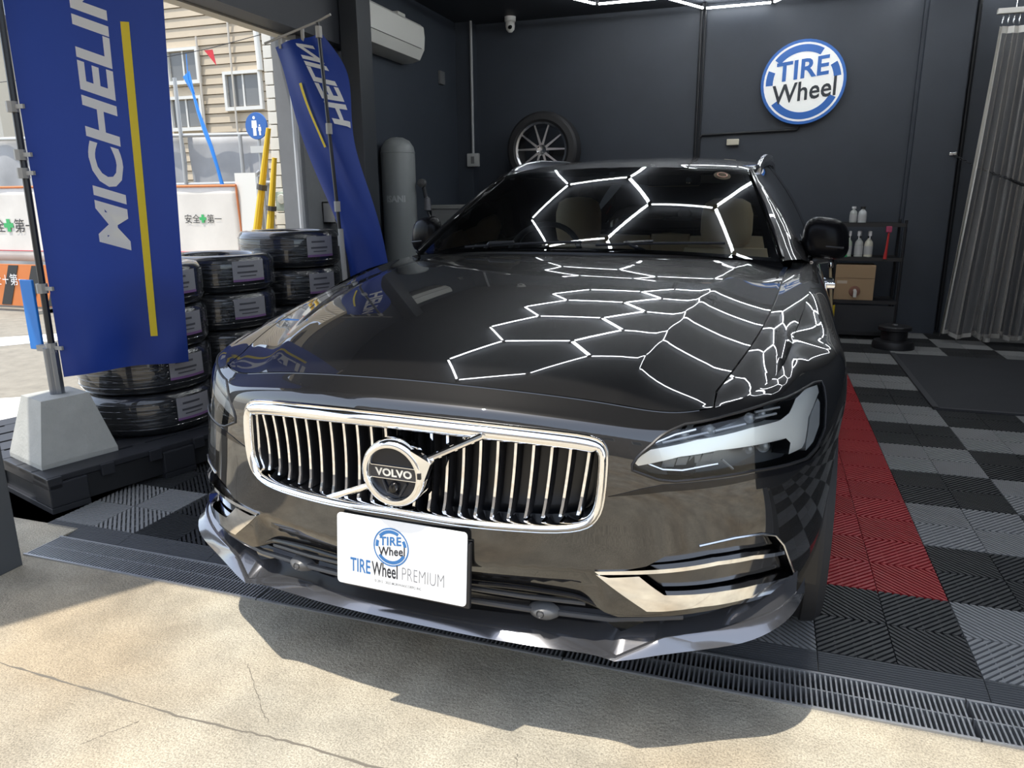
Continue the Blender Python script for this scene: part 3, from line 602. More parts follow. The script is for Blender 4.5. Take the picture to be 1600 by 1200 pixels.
for i in range(23):
    a = -1+2*i/22.0; xt = a*.418; xb = a*.398
    zt = .736-.020*a*a; zb = .548+.016*abs(a)**4
    P = []
    for v in np.linspace(0, 1, 9):
        z = zb+(zt-zb)*v; x = xb+(xt-xb)*v; bow = 4*v*(1-v); P.append((x, gy(x, z)+.018+.011*bow-(.004 if v < .05 else 0), z))
    m2 = MB(); rws = []
    for x, y, z in P: rws.append([(x-.0048, y+.004, z), (x-.003, y, z), (x+.003, y, z), (x+.0048, y+.004, z)])
    sl_ = m2.grid(rws).build('grille_slat', chrome, grille, True, 60)
    m3 = MB(); m3.grid([[(x-.0046, y+.0045, z), (x-.0035, y+.04, z)] for x, y, z in P]); m3.grid([[(x+.0046, y+.0045, z), (x+.0035, y+.04, z)] for x, y, z in P]); m3.build('slat_web', plas, sl_, True)
MB().grid([[(x, gy(min(abs(x), .43), z)+.074+.0, z) for x in np.linspace(-.43, .43, 30)] for z in np.linspace(.53, .755, 8)]).build('grille_shutter', mat('grille_dark', (.008, .009, .012), .35), grille, True)
def bar(mb, a, b, r): mb.tube([a, b], r, 10)
for a_, b_ in (((-.205, .012, .535), (-.05, -.012, .604)), ((.075, -.012, .672), (.208, .010, .738))): mb = MB(); bar(mb, a_, b_, .0075); mb.build('diagonal_bar', chrome, grille, True)
emb = D.objects.new('emblem', None); COL.objects.link(emb); emb.parent = grille; EC = (.008, -.012, .640)
Me = T(*EC) @ RX(R(90))       # lathe z axis -> -Y
MB().lathe([(.057, .006), (.058, .012), (.0605, .017), (.066, .0185), (.072, .016), (.0765, .008), (.0775, 0), (.0775, -.02), (.057, -.02)], 64, Me, True).build('emblem_ring', chrome, emb, True, 40)
c, s_ = math.cos(R(33)), math.sin(R(33)); rot2 = lambda x, y: (x*c-y*s_, x*s_+y*c)
MB().prism([(.048, .060), (.070, .0), (.0785, -.006), (.096, .037)], -.004, .016, Me).build('emblem_arrow', chrome, emb)
MB().lathe([(0, .002), (.058, .002)], 48, Me).build('emblem_disc', mat('emblem_black', (.008, .010, .016), .25, spec=.4), emb, True)
MB().prism([(-.058, -.0135), (.058, -.0135), (.058, .0135), (-.058, .0135)], .002, .0045, Me).build('emblem_band', mat('emblem_band', (.035, .035, .04), .3), emb)
mb = MB()
for sgn in (1, -1): mb.prism([(-.057, sgn*.0145-.0008), (.057, sgn*.0145-.0008), (.057, sgn*.0145+.0008), (-.057, sgn*.0145+.0008)], .003, .0058, Me)
mb.build('emblem_line', chrome, emb)
tm = text_mb('VOLVO', .0235, .0009, 0, 1.02, 1.12, mapf=None); w = tm.width
tm.v = [tuple(Me @ Vector((x-w/2, y-.0085, .0052))) for x, y, z in tm.v]
# slab serifs on the letters
tm.build('lettering', mat('cream_metal', (.85, .84, .78), .25, .3), emb)
MB().lathe([(0, .016), (.009, .014), (.013, .006), (.015, 0)], 24, Me @ T(0, -.034, 0)).build('camera_lens', gloss, emb, True)
mb = MB(); mb.tube([Me @ Vector(p) for p in ((-.028, -.018, .005), (-.016, -.045, .007), (.012, -.052, .007), (.03, -.022, .005))], .0025, 8).build('camera_hood', plas, emb, True)
MB().bbox(EC[0]+.064, EC[0]+.072, EC[1]-.019, EC[1]-.014, EC[2]-.002, EC[2]+.012, .001).build('arrow_slot', plas, emb)
# ---- head lamps
lens = glass('lamp_lens', (.97, .98, .98), 0, 1.0)
HLT = [(2.395, 2.532), (2.617, 2.242), (3.269, 1.978), (4.074, 1.947), (4.676, 2.02), (4.928, 1.943), (5.177, 1.661), (5.595, 1.6), (6.017, 1.763), (6.004, 1.961), (5.649, 2.185), (5.508, 2.283), (5.357, 2.689), (5.257, 2.776), (4.896, 2.786), (4.94, 2.581), (4.827, 2.459), (4.243, 2.405), (3.575, 2.343), (3.032, 2.402), (2.461, 2.616)]
HLP = dict(proj=[(3.129, 1.608, 0.011), (3.501, 1.528, 0.0126), (4.21, 1.576, 0.0102), (4.476, 1.66, 0.0089), (4.212, 2.513, 0.0088), (4.512, 2.536, 0.0119)], box=[(2.833, 2.681, 3.018, 2.481), (3.044, 2.646, 3.204, 2.448), (3.231, 2.625, 3.385, 2.431), (3.413, 2.613, 3.572, 2.426)], lines=[[(2.608, 2.594), (2.816, 2.707), (3.099, 2.734), (3.631, 2.667)], [(2.616, 2.145), (2.987, 1.573), (3.28, 1.192)], [(2.806, 2.035), (4.076, 1.804)], [(3.696, 2.59), (3.885, 2.822)], [(4.272, 1.36), (4.831, 1.685)], [(4.254, 1.689), (4.732, 1.842)]])
hsil = mat('lamp_silver', (.50, .51, .52), .28, .35); hwht = mat('lamp_light_guide', (.95, .95, .92), .30, .6); hdk = mat('lamp_dark', (.16, .165, .17), .3, .5)
def hp(t, k, d): return S1s(np.array(t), np.array(k))+S1n(np.array(t), np.array(k))*d
for s in (1, -1):
    S_ = (lambda l: l) if s > 0 else mir
    hl = D.objects.new('headlamp', None); COL.objects.link(hl); hl.parent = car
    s1patch('lamp_housing', hdk, [S_(HL)], hl, d=-.06, back=0.0, step=.02)
    s1patch('light_guide', hwht, [S_(HLT)], hl, d=-.006, back=-.05, step=.012)
    s1patch('side_reflector', mat('reflector_grey', (.30, .31, .32), .25), [S_([(5.62, 2.33), (5.70, 2.25), (5.98, 2.08), (6.03, 2.2), (5.93, 2.58), (5.68, 2.80), (5.42, 2.88), (5.45, 2.72)])], hl, d=-.010, back=-.05, step=.014)
    s1patch('lens', lens, [S_(HL)], hl, d=.0015, step=.016)
    # black rim
    Q = dens(np.array(HL)*np.array([SA, SB]), .02)/np.array([SA, SB]); MB().tube([S1s(np.array(s*a), np.array(b)) for a, b in Q], .0035, 6, True).build('lamp_gasket', plas, hl, True)
    for (t, k, r) in HLP['proj']:
        p = hp(s*t, k, -.030); n = S1n(np.array(s*t), np.array(k)); n = Vector((n[0]*.3, -1, n[2]*.2)).normalized(); q = n.to_track_quat('Z', 'Y').to_matrix().to_4x4()
        pj = MB().lathe([(0, r*.75), (r*.45, r*.66), (r*.8, r*.38), (r, 0)], 24, T(*p) @ q).build('projector_lens', mat('projector_glass', (.25, .27, .28), .02, 0, coat=1), hl, True)
        MB().lathe([(r, 0), (r*1.12, .004), (r*1.3, 0), (r*1.3, -.03)], 24, T(*p) @ q).build('projector_ring', chrome, pj, True)
    for (t0, k0, t1, k1) in HLP['box']:
        a, b, c_, d_ = hp(s*t0, k0, -.035), hp(s*t1, k0, -.035), hp(s*t1, k1, -.022), hp(s*t0, k1, -.022)
        MB().add([a, b, c_, d_, a+np.array([0, .02, 0]), b+np.array([0, .02, 0]), c_+np.array([0, .02, 0]), d_+np.array([0, .02, 0])], [(0, 1, 2, 3), (0, 1, 5, 4), (1, 2, 6, 5), (2, 3, 7, 6), (3, 0, 4, 7)]).build('led_reflector', hsil, hl)
    for ln in HLP['lines']:
        MB().tube([hp(s*t, k, -.02) for t, k in ln], .0028, 6).build('trim_line', chrome if len(ln) > 2 else hsil, hl, True)
WEDGE = [(2.117, 3.222), (2.488, 3.052), (2.777, 2.962), (3.411, 2.938), (4.14, 2.945), (4.905, 3.024), (5.409, 3.05), (5.779, 2.934), (5.823, 3.028), (5.469, 3.124), (4.941, 3.127), (4.168, 3.055), (3.451, 3.087), (2.823, 3.105)]
for s in (1, -1): s1patch('lamp_lower_trim', gloss, [WEDGE if s > 0 else mir(WEDGE)], d=.0015, back=-.01, step=.012)
# ---- fog lamp surrounds
brown = mat('lower_gloss_trim', (.05, .046, .042), .14, .3, coat=1)
FC = dict(blade=[(2.007, 4.904), (2.147, 4.976), (2.51, 4.919), (2.854, 5.471), (3.768, 5.536), (4.374, 5.638), (5.33, 6.052), (5.678, 6.769), (4.227, 6.09), (3.389, 5.998), (2.819, 6.084), (2.624, 6.088)], strip=[(1.992, 4.839), (2.606, 4.772), (3.601, 4.675), (4.195, 4.718), (4.87, 4.894), (4.903, 4.999), (4.203, 4.813), (3.606, 4.766), (2.608, 4.867), (2.034, 4.918)], up=[(2.673, 4.741), (2.899, 4.471), (3.318, 4.338), (3.855, 4.277), (4.363, 4.343), (4.641, 4.485), (4.842, 4.815), (4.191, 4.672), (3.599, 4.631)], lo=[(2.568, 4.933), (3.608, 4.812), (4.207, 4.862), (4.95, 5.08), (5.263, 5.883), (4.352, 5.507), (3.761, 5.444), (2.88, 5.386)])
for s in (1, -1):
    S_ = (lambda l: l) if s > 0 else mir
    fg = D.objects.new('fog_lamp_surround', None); COL.objects.link(fg); fg.parent = car
    s1patch('recess', gloss, [S_(FOG)], fg, d=-.045, back=0.0, step=.02)
    s1patch('chrome_blade', chrome, [S_(FC['blade'])], fg, d=.006, back=-.02, step=.012)
    s1patch('chrome_strip', chrome, [S_(FC['strip'])], fg, d=.004, back=-.02, step=.012)
    s1patch('trim_panel', brown, [S_(FC['up'])], fg, d=-.026, back=-.045, step=.016)
    s1patch('trim_panel', brown, [S_(FC['lo'])], fg, d=-.022, back=-.045, step=.016)
    MB().tube([S1s(np.array(s*a), np.array(b))+S1n(np.array(s*a), np.array(b))*.001 for a, b in FOG[4:12]], .003, 6).build('edge_trim', satin, fg, True)
# ---- lower valance, slats, lip
VAL = [(t, 5.3) for t in np.linspace(0, 1.7, 10)]+[(2.0, 5.7), (2.4, 6.2), (3.5, 6.15), (5.2, 6.55), (6.2, 7.1), (6.2, 8)]+[(t, 8) for t in np.linspace(6.0, 0, 30)]
VAL = VAL+[(-a, b) for a, b in VAL[::-1]][1:-1]
s1patch('lower_valance', gloss, [VAL], d=-.030, step=.025)
def strip(name, pts, h, d, m, r):
    q = [S1s(np.array(t), np.array(k))+S1n(np.array(t), np.array(k))*d for t, k in pts]; return MB().tube(q, r, 8).build(name, m, car, True)
full = lambda l: [(-a, b) for a, b in l[::-1]]+l[(1 if l[0][0] == 0 else 0):]
LA = [(0, 5.59), (.749, 5.589), (1.185, 5.577), (1.533, 5.689), (1.805, 5.805), (1.928, 5.99), (2.1, 6.283), (2.265, 6.448), (2.509, 6.404), (2.874, 6.359), (3.405, 6.293), (4.025, 6.27), (4.928, 6.587), (5.9, 7.1)]
strip('lower_edge', full(sm(LA, 2, False)), 0, -.012, gloss, .0055)
strip('intake_slat', full([(0, 5.98), (.734, 5.984), (1.288, 6.111), (1.893, 6.194)]), 0, -.020, mat('intake_slat', (.06, .06, .062), .35), .006)
strip('intake_slat', full([(0, 6.55), (.708, 6.53), (1.325, 6.667), (2.177, 6.824), (2.6, 6.68), (3.2, 6.62)]), 0, -.014, mat('intake_slat', (.06, .06, .062), .35), .007)
for s in (1, -1):
    p = hp(s*1.45, 6.62, -.006); Ms = T(*p) @ RX(R(80))
    se = MB().lathe([(0, .012), (.010, .011), (.018, .004), (.026, -.006), (.03, -.02)], 20, Ms @ Matrix.Diagonal((1.25, .72, 1, 1))).build('parking_sensor', mat('sensor_grey', (.10, .10, .10), .4), car, True)
    MB().lathe([(.007, .0125), (.008, .0135), (.009, .0125)], 16, Ms).build('sensor_ring', plas, se, True)
LB = [(0, .024, .250), (.1, .025, .25), (.2, .028, .25), (.30, .036, .25), (.38, .045, .25), (.44, .051, .2495), (.490, .046, .248), (.535, .066, .252), (.588, .094, .257), (.693, .151, .262), (.764, .187, .275), (.816, .235, .290), (.85, .30, .300), (.87, .38, .305)]
LT = [(0, .031, .278), (.1, .033, .278), (.19, .039, .279), (.28, .052, .279), (.36, .066, .275), (.43, .068, .265), (.490, .052, .251), (.535, .074, .272), (.57, .094, .287), (.599, .107, .296), (.69, .157, .302), (.764, .206, .313), (.816, .255, .325), (.85, .315, .335)]
rows = []
def res(L, n):
    L = np.array(L, float); out = []
    for a_, b_ in ((0, 6), (6, len(L)-1)):
        seg = L[a_:b_+1]; Ms_ = nat(seg); out += [ev(seg, Ms_, np.array(t_)) for t_ in np.linspace(0, len(seg)-1, n)][(0 if a_ == 0 else 1):]
    return out
LT = [(x, y+.013*min(1, abs(x-.49)/.06), z-.0087*min(1, abs(x-.49)/.06)) for x, y, z in LT]
for b_, t_ in zip(res(LB, 22), res(LT, 22)):
    i_ = np.array([t_[0], t_[1]+.06, t_[2]+.03]); rows.append([tuple(b_+np.array([0, .06, .012])), tuple(b_+np.array([0, .004, -.003])), tuple(b_), tuple(b_*.5+t_*.5+np.array([0, -.001, 0])), tuple(t_), tuple(t_+np.array([0, .004, .0015])), tuple(t_+np.array([0, .012, .001])), tuple(i_)])
rows = [[(-x, y, z) for x, y, z in r] for r in rows[::-1]]+rows[1:]
MB().grid(rows).build('front_lip', mat('lip_gloss', (.19, .19, .20), .16, .8, coat=1), car, True, 40)
# ---- plate
pl = D.objects.new('display_plate', None); COL.objects.link(pl); pl.parent = car; pl.location = (.014, -.0195, .4395); pl.rotation_euler = (R(90)-.10, 0, 0)
pw, ph = .163, .084
b_ = MB(); rp = [(sx*(pw-.009)+.009*math.cos(a), sy*(ph-.009)+.009*math.sin(a)) for sx, sy, a0 in ((1, 1, 0), (-1, 1, 90), (-1, -1, 180), (1, -1, 270)) for a in [R(a0+q) for q in (0, 22, 45, 68, 90)]]
b_.prism(rp, -.003, 0); b_.build('plate_panel', mat('plate_white', (.90, .90, .89), .35), pl)
MB().bbox(-.15, .17, -.09, .06, -.016, -.0035, .004).build('plate_holder', plas, pl)
pblue = mat('print_blue', (.035, .16, .40), .4); pblk = mat('print_dark', (.02, .022, .03), .4); pgry = mat('print_grey', (.22, .22, .23), .4); pltg = mat('print_light_grey', (.25, .25, .25), .5); wht = mat('print_white', (.9, .9, .9), .4)
def ring(mb, r0, r1, a0=0, a1=360, z=0, M=None, n=48):
    M = M or Matrix(); P = [[M @ Vector((r*math.cos(R(a)), r*math.sin(R(a)), z)) for r in (r0, r1)] for a in np.linspace(a0, a1, n)]; return mb.grid([[tuple(q) for q in r] for r in P])
def logo(parent, M, r, z, ext=0, blue=None, dark=None):
    "round shop emblem: two blue rings broken by the two lines of lettering"
    blue = blue or pblue; dark = dark or pblk
    b = MB(); ring(b, r*.93, r, 0, 360, z, M); b.build('outer_ring', blue, parent)
    b = MB()
    ring(b, r*.71, r*.88, 60, 142, z, M, 40); ring(b, r*.71, r*.88, 8, 31, z, M, 14); ring(b, r*.71, r*.88, 160, 184, z, M, 14); ring(b, r*.71, r*.88, 216, 334, z, M, 40); b.build('inner_ring', blue, parent)
    for txt, x0, x1, y0, hgt, ang, mm in (('TIRE', -.64, .58, .10, .45, 9, blue), ('Wheel', -.70, .78, -.42, .46, 9, dark)):
        t = text_mb(txt, 1.0, .024 if txt == 'TIRE' else .016, 0, 1.02); hh = .72; sx = (x1-x0)*r/t.width; sy = hgt*r/hh; a = R(ang); xc = (x0+x1)/2*r
        pts = []
        for x, y, _ in t.v: X = x0*r+x*sx; Y = y0*r+y*sy+math.tan(a)*(X-xc)*.75; pts.append(tuple(M @ Vector((X, Y, z+r*.004))))
        t.v = pts; t.build('lettering', mm, parent)
logo(pl, T(-.022, .022, 0), .045, .0006)
def ptext(txt, x0, x1, y0, h, m, off=0.0):
    t = text_mb(txt, 1.0, off); sx = (x1-x0)/t.width; t.v = [(x0+x*sx, y0+y*h/.72, .0006) for x, y, z in t.v]; t.build('lettering', m, pl)
ptext('TIRE', -.128, -.075, -.050, .033, pblue, .014); ptext('Wheel', -.071, -.005, -.050, .033, pblk, .014); ptext('PREMIUM', .004, .110, -.050, .032, pgry, -.018)
ptext('© 2012 - 2025 MORIWAKICORPO INC', -.064, .055, -.066, .0065, pltg, .008)
# ---- greenhouse
wsB = lambda u: np.array([.745*u, 1.428+.125*u*u, 1.021-.036*u*u]); wsT = lambda u: np.array([.565*u, 2.115+.05*u*u, 1.351-.020*u*u])
def ws(u, v, d=0):
    p = wsB(u)*(1-v)+wsT(u)*v; n = np.array([.10*u, -.48, .87]); n /= np.linalg.norm(n); return p+n*(.012*4*v*(1-v)*(1-.3*u*u)+d)
U = np.linspace(-1, 1, 25); V = np.linspace(0, 1, 13)
MB().grid([[tuple(ws(u, v)) for u in U] for v in V]).build('windscreen', glass('windscreen_glass', (.80, .84, .82), 0, 1.5), car, True, 80)
mb = MB()      # black ceramic border inside the glass
for (ua, ub, va, vb) in ((-1, 1, 0, .035), (-1, 1, .94, 1), (-1, -.955, 0, 1), (.955, 1, 0, 1)):
    mb.grid([[tuple(ws(u, v, -.004)) for u in np.linspace(ua, ub, 20)] for v in np.linspace(va, vb, 12)])
mb.build('windscreen_border', gloss, car, True)
zr_ = lambda Y: np.interp(Y, [2.05, 2.25, 2.5, 2.8, 3.2, 3.6, 4.2, 4.6, 4.8], [1.352, 1.378, 1.403, 1.424, 1.438, 1.441, 1.420, 1.386, 1.36]); rw = lambda Y: np.interp(Y, [2.1, 2.3, 2.6, 3.4, 4.2, 4.8], [.565, .585, .605, .615, .60, .565])
def roof(u, v):
    Y = (2.115+.05*u*u)*(1-v)+4.78*v; w = rw(Y); z0 = sum(zr_(Y+q) for q in (-.12, -.06, 0, .06, .12))/5 if v > .03 else 1.351+v*.5; return (w*u, Y, z0-.040*abs(u)**2.6)
MB().grid([[roof(u, v) for u in U] for v in np.linspace(0, 1, 40)]).build('roof', paint, car, True, 80)
dkg = glass('side_glass', (.45, .48, .48), 0, 1.3)
for s in (1, -1):
    bt = []; tp = []
    for q in np.linspace(0, 1, 24):
        Y = 1.78+(4.66-1.78)*q; t = np.interp(Y, [1.7, 2.8, 3.8, 4.6, 4.86], [10, 11, 12, 13, 14]); p = S1s(np.array(s*t), np.array(0.0)); bt.append(np.array([p[0]-s*.012, p[1], p[2]+.004]))
        uq = roof(s, max(0, (2.22+(4.55-2.22)*q-2.2)/(4.78-2.2))); tp.append(np.array([uq[0]+s*.004, uq[1], uq[2]-.012]))
    sg = lambda i, v, d=0: tuple(bt[i]*(1-v)+tp[i]*v+np.array([s*(.028*4*v*(1-v)+d), 0, 0]))
    MB().grid([[sg(i, v) for v in np.linspace(0, 1, 7)] for i in range(24)]).build('side_window', dkg, car, True, 80)
    mb = MB()
    for i0, i1 in ((8, 9), (15, 16), (21, 23)): mb.grid([[sg(i, v, .003) for v in np.linspace(0, 1, 7)] for i in range(i0, i1+1)])
    mb.build('window_pillar', gloss, car, True)
    MB().tube([bt[i]+np.array([s*.008, 0, 0]) for i in range(0, 23)], .007, 6).build('window_trim', chrome, car, True)
    MB().tube([tp[i]+np.array([s*.006, 0, .012]) for i in range(0, 23)], .012, 6).build('roof_gutter', gloss, car, True)
    # windscreen pillar
    rows = []
    for v in np.linspace(0, 1, 10):
        a = np.array(ws(s, v)); b = np.array(sg(0, v)); m = (a+b)/2+np.array([s*.016, -.012, .012]); rows.append([tuple(a+np.array([0, .004, -.012])), tuple(a+np.array([s*.004, -.003, .004])), tuple(a*.65+m*.35+np.array([s*.004, -.003, .004])), tuple(m), tuple(b*.6+m*.4+np.array([s*.004, 0, 0])), tuple(b)])
    MB().grid(rows).build('windscreen_pillar', paint, car, True, 50)
    MB().tube([np.array(ws(s, v))+np.array([s*.006, -.006, .006]) for v in np.linspace(.02, .97, 8)], .006, 6).build('pillar_strip', gloss, car, True)
    # roof rail
    pr = [(.600, 2.33, 1.340), (.602, 2.36, 1.352), (.604, 2.42, 1.368), (.606, 2.55, 1.392), (.61, 2.8, 1.416), (.615, 3.3, 1.432), (.61, 3.9, 1.422), (.60, 4.25, 1.402), (.595, 4.42, 1.365)]; mb = MB(); rows = []
    for x, y, z in pr: rows.append([(s*(x-.011), y, z-.03), (s*(x-.012), y, z+.004), (s*(x-.008), y, z+.010), (s*(x+.008), y, z+.010), (s*(x+.012), y, z+.002), (s*(x+.012), y, z-.03), (s*(x-.011), y, z-.03)])
    mb.grid(rows); mb.add(rows[0][:6], [tuple(range(6))]); mb.build('roof_rail', satin, car, True, 35)
    # door mirror
    mr = D.objects.new('door_mirror', None); COL.objects.link(mr); mr.parent = car
    mb = MB(); rows = []; sp = lambda c_, e: math.copysign(abs(c_)**e, c_)
    for i in range(13):
        ph_ = -math.pi/2+math.pi*i/12; row = []
        for j in range(25):
            th = 2*math.pi*j/24; x = sp(math.cos(ph_), .6)*sp(math.cos(th), .7); y = sp(math.cos(ph_), .6)*sp(math.sin(th), .8); z = sp(math.sin(ph_), .7)
            y = y*.075 if y < 0 else y*.028
            row.append((s*(.898+x*.090*(1-.10*z)), 1.955+y+.03*x, 1.052+z*.082-.012*x))
        rows.append(row)
    mb.grid(rows).build('mirror_housing', mat('mirror_black', (.005, .005, .006), .25, 0, spec=.10), mr, True, 80)
    MB().tube([(s*.84, 1.93, .955), (s*.87, 1.945, .966), (s*.91, 1.955, .975)], [.022, .02, .024], 10).build('mirror_stalk', plas, mr, True)
    MB().tube([(s*.835, 1.89, 1.02), (s*.90, 1.886, 1.022), (s*.965, 1.91, 1.015)], .005, 8).build('indicator', mat('indicator_dark', (.03, .03, .03), .2), mr, True)
    MB().lathe([(0, .001), (.062, .001), (.064, 0)], 24, T(s*.898, 1.990, 1.053) @ RX(R(-90)) @ Matrix.Diagonal((1.15, .95, 1, 1))).build('mirror_glass', chrome, mr)
# tailgate
rows = []
for v in np.linspace(0, 1, 8):
    row = []
    for u in np.linspace(-1, 1, 21):
        a = np.array(roof(u, 1)); t = np.interp(abs(u), [0, .7, 1], [15, 14, 13]); b = S1s(np.array((1 if u >= 0 else -1)*(t-1e-6)), np.array(0.0)); row.append(tuple(a*(1-v)+b*v+np.array([0, .06*4*v*(1-v), 0])))
    rows.append(row)
MB().grid(rows).build('tailgate', paint, car, True, 80)
MB().grid([[tuple(np.array(q)+np.array([0, .012, 0])) for q in r[3:-3]] for r in rows[1:6]]).build('rear_window', dkg, car, True)
# cowl, wipers
rows = []
for x in np.linspace(-.775, .775, 30):
    u = x/.775; a = np.array([x*.985, float(hood_rear(x*.97))+.004, float(H(x*.97, hood_rear(x*.97)))-.014]); b = ws(u, .015, -.004); rows.append([tuple(a+np.array([0, -.02, -.006])), tuple(a), tuple((a+b)/2+np.array([0, 0, -.012])), tuple(b)])
MB().grid(rows).build('cowl_panel', plas, car, True)
for (u0, u1, v0, v1, p0) in ((-.66, .02, .020, .055, (-.45, 1.545, .985)), (.10, .74, .030, .10, (.30, 1.515, .99))):
    wp = D.objects.new('wiper', None); COL.objects.link(wp); wp.parent = car
    P = [tuple(ws(u0+(u1-u0)*q, v0+(v1-v0)*q, .012)) for q in np.linspace(0, 1, 12)]; MB().tube(P, .0055, 6).build('wiper_blade', plas, wp, True)
    P2 = [tuple(ws(u0+(u1-u0)*q, v0+(v1-v0)*q, .022)) for q in np.linspace(.45, .02, 5)]; MB().tube([p0]+[P2[2], P2[0]][::1], [.012, .008, .005], 8).build('wiper_arm', plas, wp, True)
# sticker and mirror on the screen
mb = MB(); ring(mb, 0.0, 1, 0, 360, 0, None, 32); mb.v = [tuple(ws(.80+x*.06, .905+y*.055, -.003)) for x, y, z in mb.v]; st_ = mb.build('inspection_sticker', mat('sticker_beige', (.55, .42, .30), .5, emit=None), car)
mb = MB(); ring(mb, .5, .62, 0, 360, 0, None, 24); mb.v = [tuple(ws(.80+x*.06, .905+y*.055, .0015)) for x, y, z in mb.v]; mb.build('sticker_print', mat('sticker_red', (.40, .15, .10), .5), st_)
rv = MB().bbox(.12, .36, 2.19, 2.235, 1.265, 1.318, .012).build('rear_view_mirror', gloss, car, True); MB().lathe([(0, .006), (.012, .005), (.016, 0)], 20, T(.31, 2.188, 1.292) @ RX(R(90))).build('dash_camera_lens', chrome, rv, True)
# interior
lea = mat('beige_leather', (.66, .50, .32), .5); idk = mat('interior_dark', (.012, .012, .014), .6)
MB().grid([[(x, y, z-.02*(x/.75)**2) for x in np.linspace(-.74, .74, 16)] for y, z in ((1.50, .955), (1.75, .975), (1.98, .985), (2.10, .965), (2.14, .90), (2.10, .72), (2.05, .5))]).build('dashboard', idk, car, True)
MB().box(-.78, .78, 1.9, 4.6, .30, .36).build('cabin_floor', idk, car)
MB().box(-.80, .80, .75, 4.7, .20, .27).build('underbody', plas, car)
MB().box(-.62, .62, .18, 1.3, .27, .70).build('engine_bay', idk, car)
MB().box(-.55, .55, 2.32, 4.5, 1.318, 1.322).build('headliner', mat('headliner', (.10, .10, .10), .8), car)
def seat(x, y, w, zb, zt, hr=True):
    st = D.objects.new('seat', None); COL.objects.link(st); st.parent = car
    rows = []
    for q in np.linspace(0, 1, 9):
        z = zb+(zt-zb)*q; ww = w*(1-.16*q**3); yb = y+.10*q; row = []
        for j in np.linspace(0, 2*math.pi, 25): cx, sy = math.cos(j), math.sin(j); row.append((x+math.copysign(abs(cx)**.5, cx)*ww, yb+math.copysign(abs(sy)**.6, sy)*.075*(1-.4*q), z))
        rows.append(row)
    rows.append([(x, y+.10, zt+.008)]*25); MB().grid(rows).build('backrest', lea, st, True, 60)
    MB().bbox(x-w, x+w, y-.52, y+.02, .42, .58, .05).build('cushion', lea, st, True)
    if hr:
        b = MB(); b.lathe([(0, -.125), (.6, -.122), (.92, -.10), (1.0, -.04), (.99, .05), (.86, .105), (.55, .128), (0, .135)], 28, T(x, y+.10, zt+.125) @ Matrix.Diagonal((.132, .055, 1, 1))); b.build('headrest', lea, st, True, 60)
        MB().tube([(x-.05, y+.10, zt-.02), (x-.05, y+.10, zt+.02)], .007, 6).build('headrest_post', chrome, st, True)
seat(-.365, 2.66, .25, .50, .965); seat(.44, 2.66, .25, .50, .955); seat(-.36, 3.62, .27, .50, .97, False); seat(.36, 3.62, .27, .50, .97, False); seat(0, 3.64, .15, .5, .98, False)
sw = D.objects.new('steering_wheel', None); COL.objects.link(sw); sw.parent = car; Ms = T(-.365, 2.13, .93) @ RX(R(62))
MB().tube([Ms @ Vector((.185*math.cos(a), .185*math.sin(a), 0)) for a in np.linspace(0, 2*math.pi, 41)[:-1]], .014, 10, True).build('wheel_rim', idk, sw, True)
mb = MB(); mb.lathe([(0, .03), (.06, .02), (.07, 0)], 20, Ms)
for a in (0, 180, 270): mb.tube([Ms @ Vector((.05*math.cos(R(a)), .05*math.sin(R(a)), .0)), Ms @ Vector((.18*math.cos(R(a)), .18*math.sin(R(a)), 0))], .012, 6)
mb.build('wheel_hub', idk, sw, True)
# wheels
def road_wheel(x, y, r=.338, w=.122):
    wt = D.objects.new('wheel', None); COL.objects.link(wt); wt.parent = car; sg_ = 1 if x > 0 else -1; Mw = T(x, y, r) @ RY(R(90*sg_))
    tp = [(r*.70, -w*.86), (r*.80, -w*1.0), (r*.93, -w*.97), (r*.985, -w*.82), (r, -w*.6)]
    gro = []
    for g_ in (-.45, 0, .45): gro += [(r, w*(g_-.09)), (r-.009, w*(g_-.07)), (r-.009, w*(g_+.07)), (r, w*(g_+.09))]
    MB().lathe(tp+gro+[(a, -b) for a, b in tp[::-1]], 56, Mw).build('tyre', rubber, wt, True, 30)
    MB().lathe([(r*.70, w*.86), (r*.66, w*.80), (r*.64, w*.5), (r*.60, -w*.8), (r*.70, -w*.86)], 48, Mw).build('rim_barrel', satin, wt, True, 40)
    for i in range(10):
        a = 2*math.pi*i/10; MB().prism([(.05, -.018), (r*.655, -.010), (r*.655, .010), (.05, .018)], w*.55, w*.78, Mw @ RZ(a)).build('spoke', satin, wt)
    MB().lathe([(0, w*.85), (.05, w*.83), (.07, w*.7), (.07, w*.4)], 24, Mw).build('hub_cap', satin, wt, True, 40)
    MB().lathe([(0, 0), (.15, 0), (.15, -.02), (0, -.02)], 32, Mw).build('brake_disc', mat('brake_steel', (.35, .35, .36), .35, 1), wt)
for x, y in ((.812, .87), (-.812, .87), (.812, 3.81), (-.812, 3.81)): road_wheel(x, y)
for s in (1, -1):
    for cy in (.87, 3.81):
        MB().grid([[(s*x, cy+.372*math.cos(a), .34+.372*math.sin(a)) for x in (.60, .90)] for a in np.linspace(-.2, math.pi+.2, 24)]).build('wheel_arch_liner', plas, car, True)

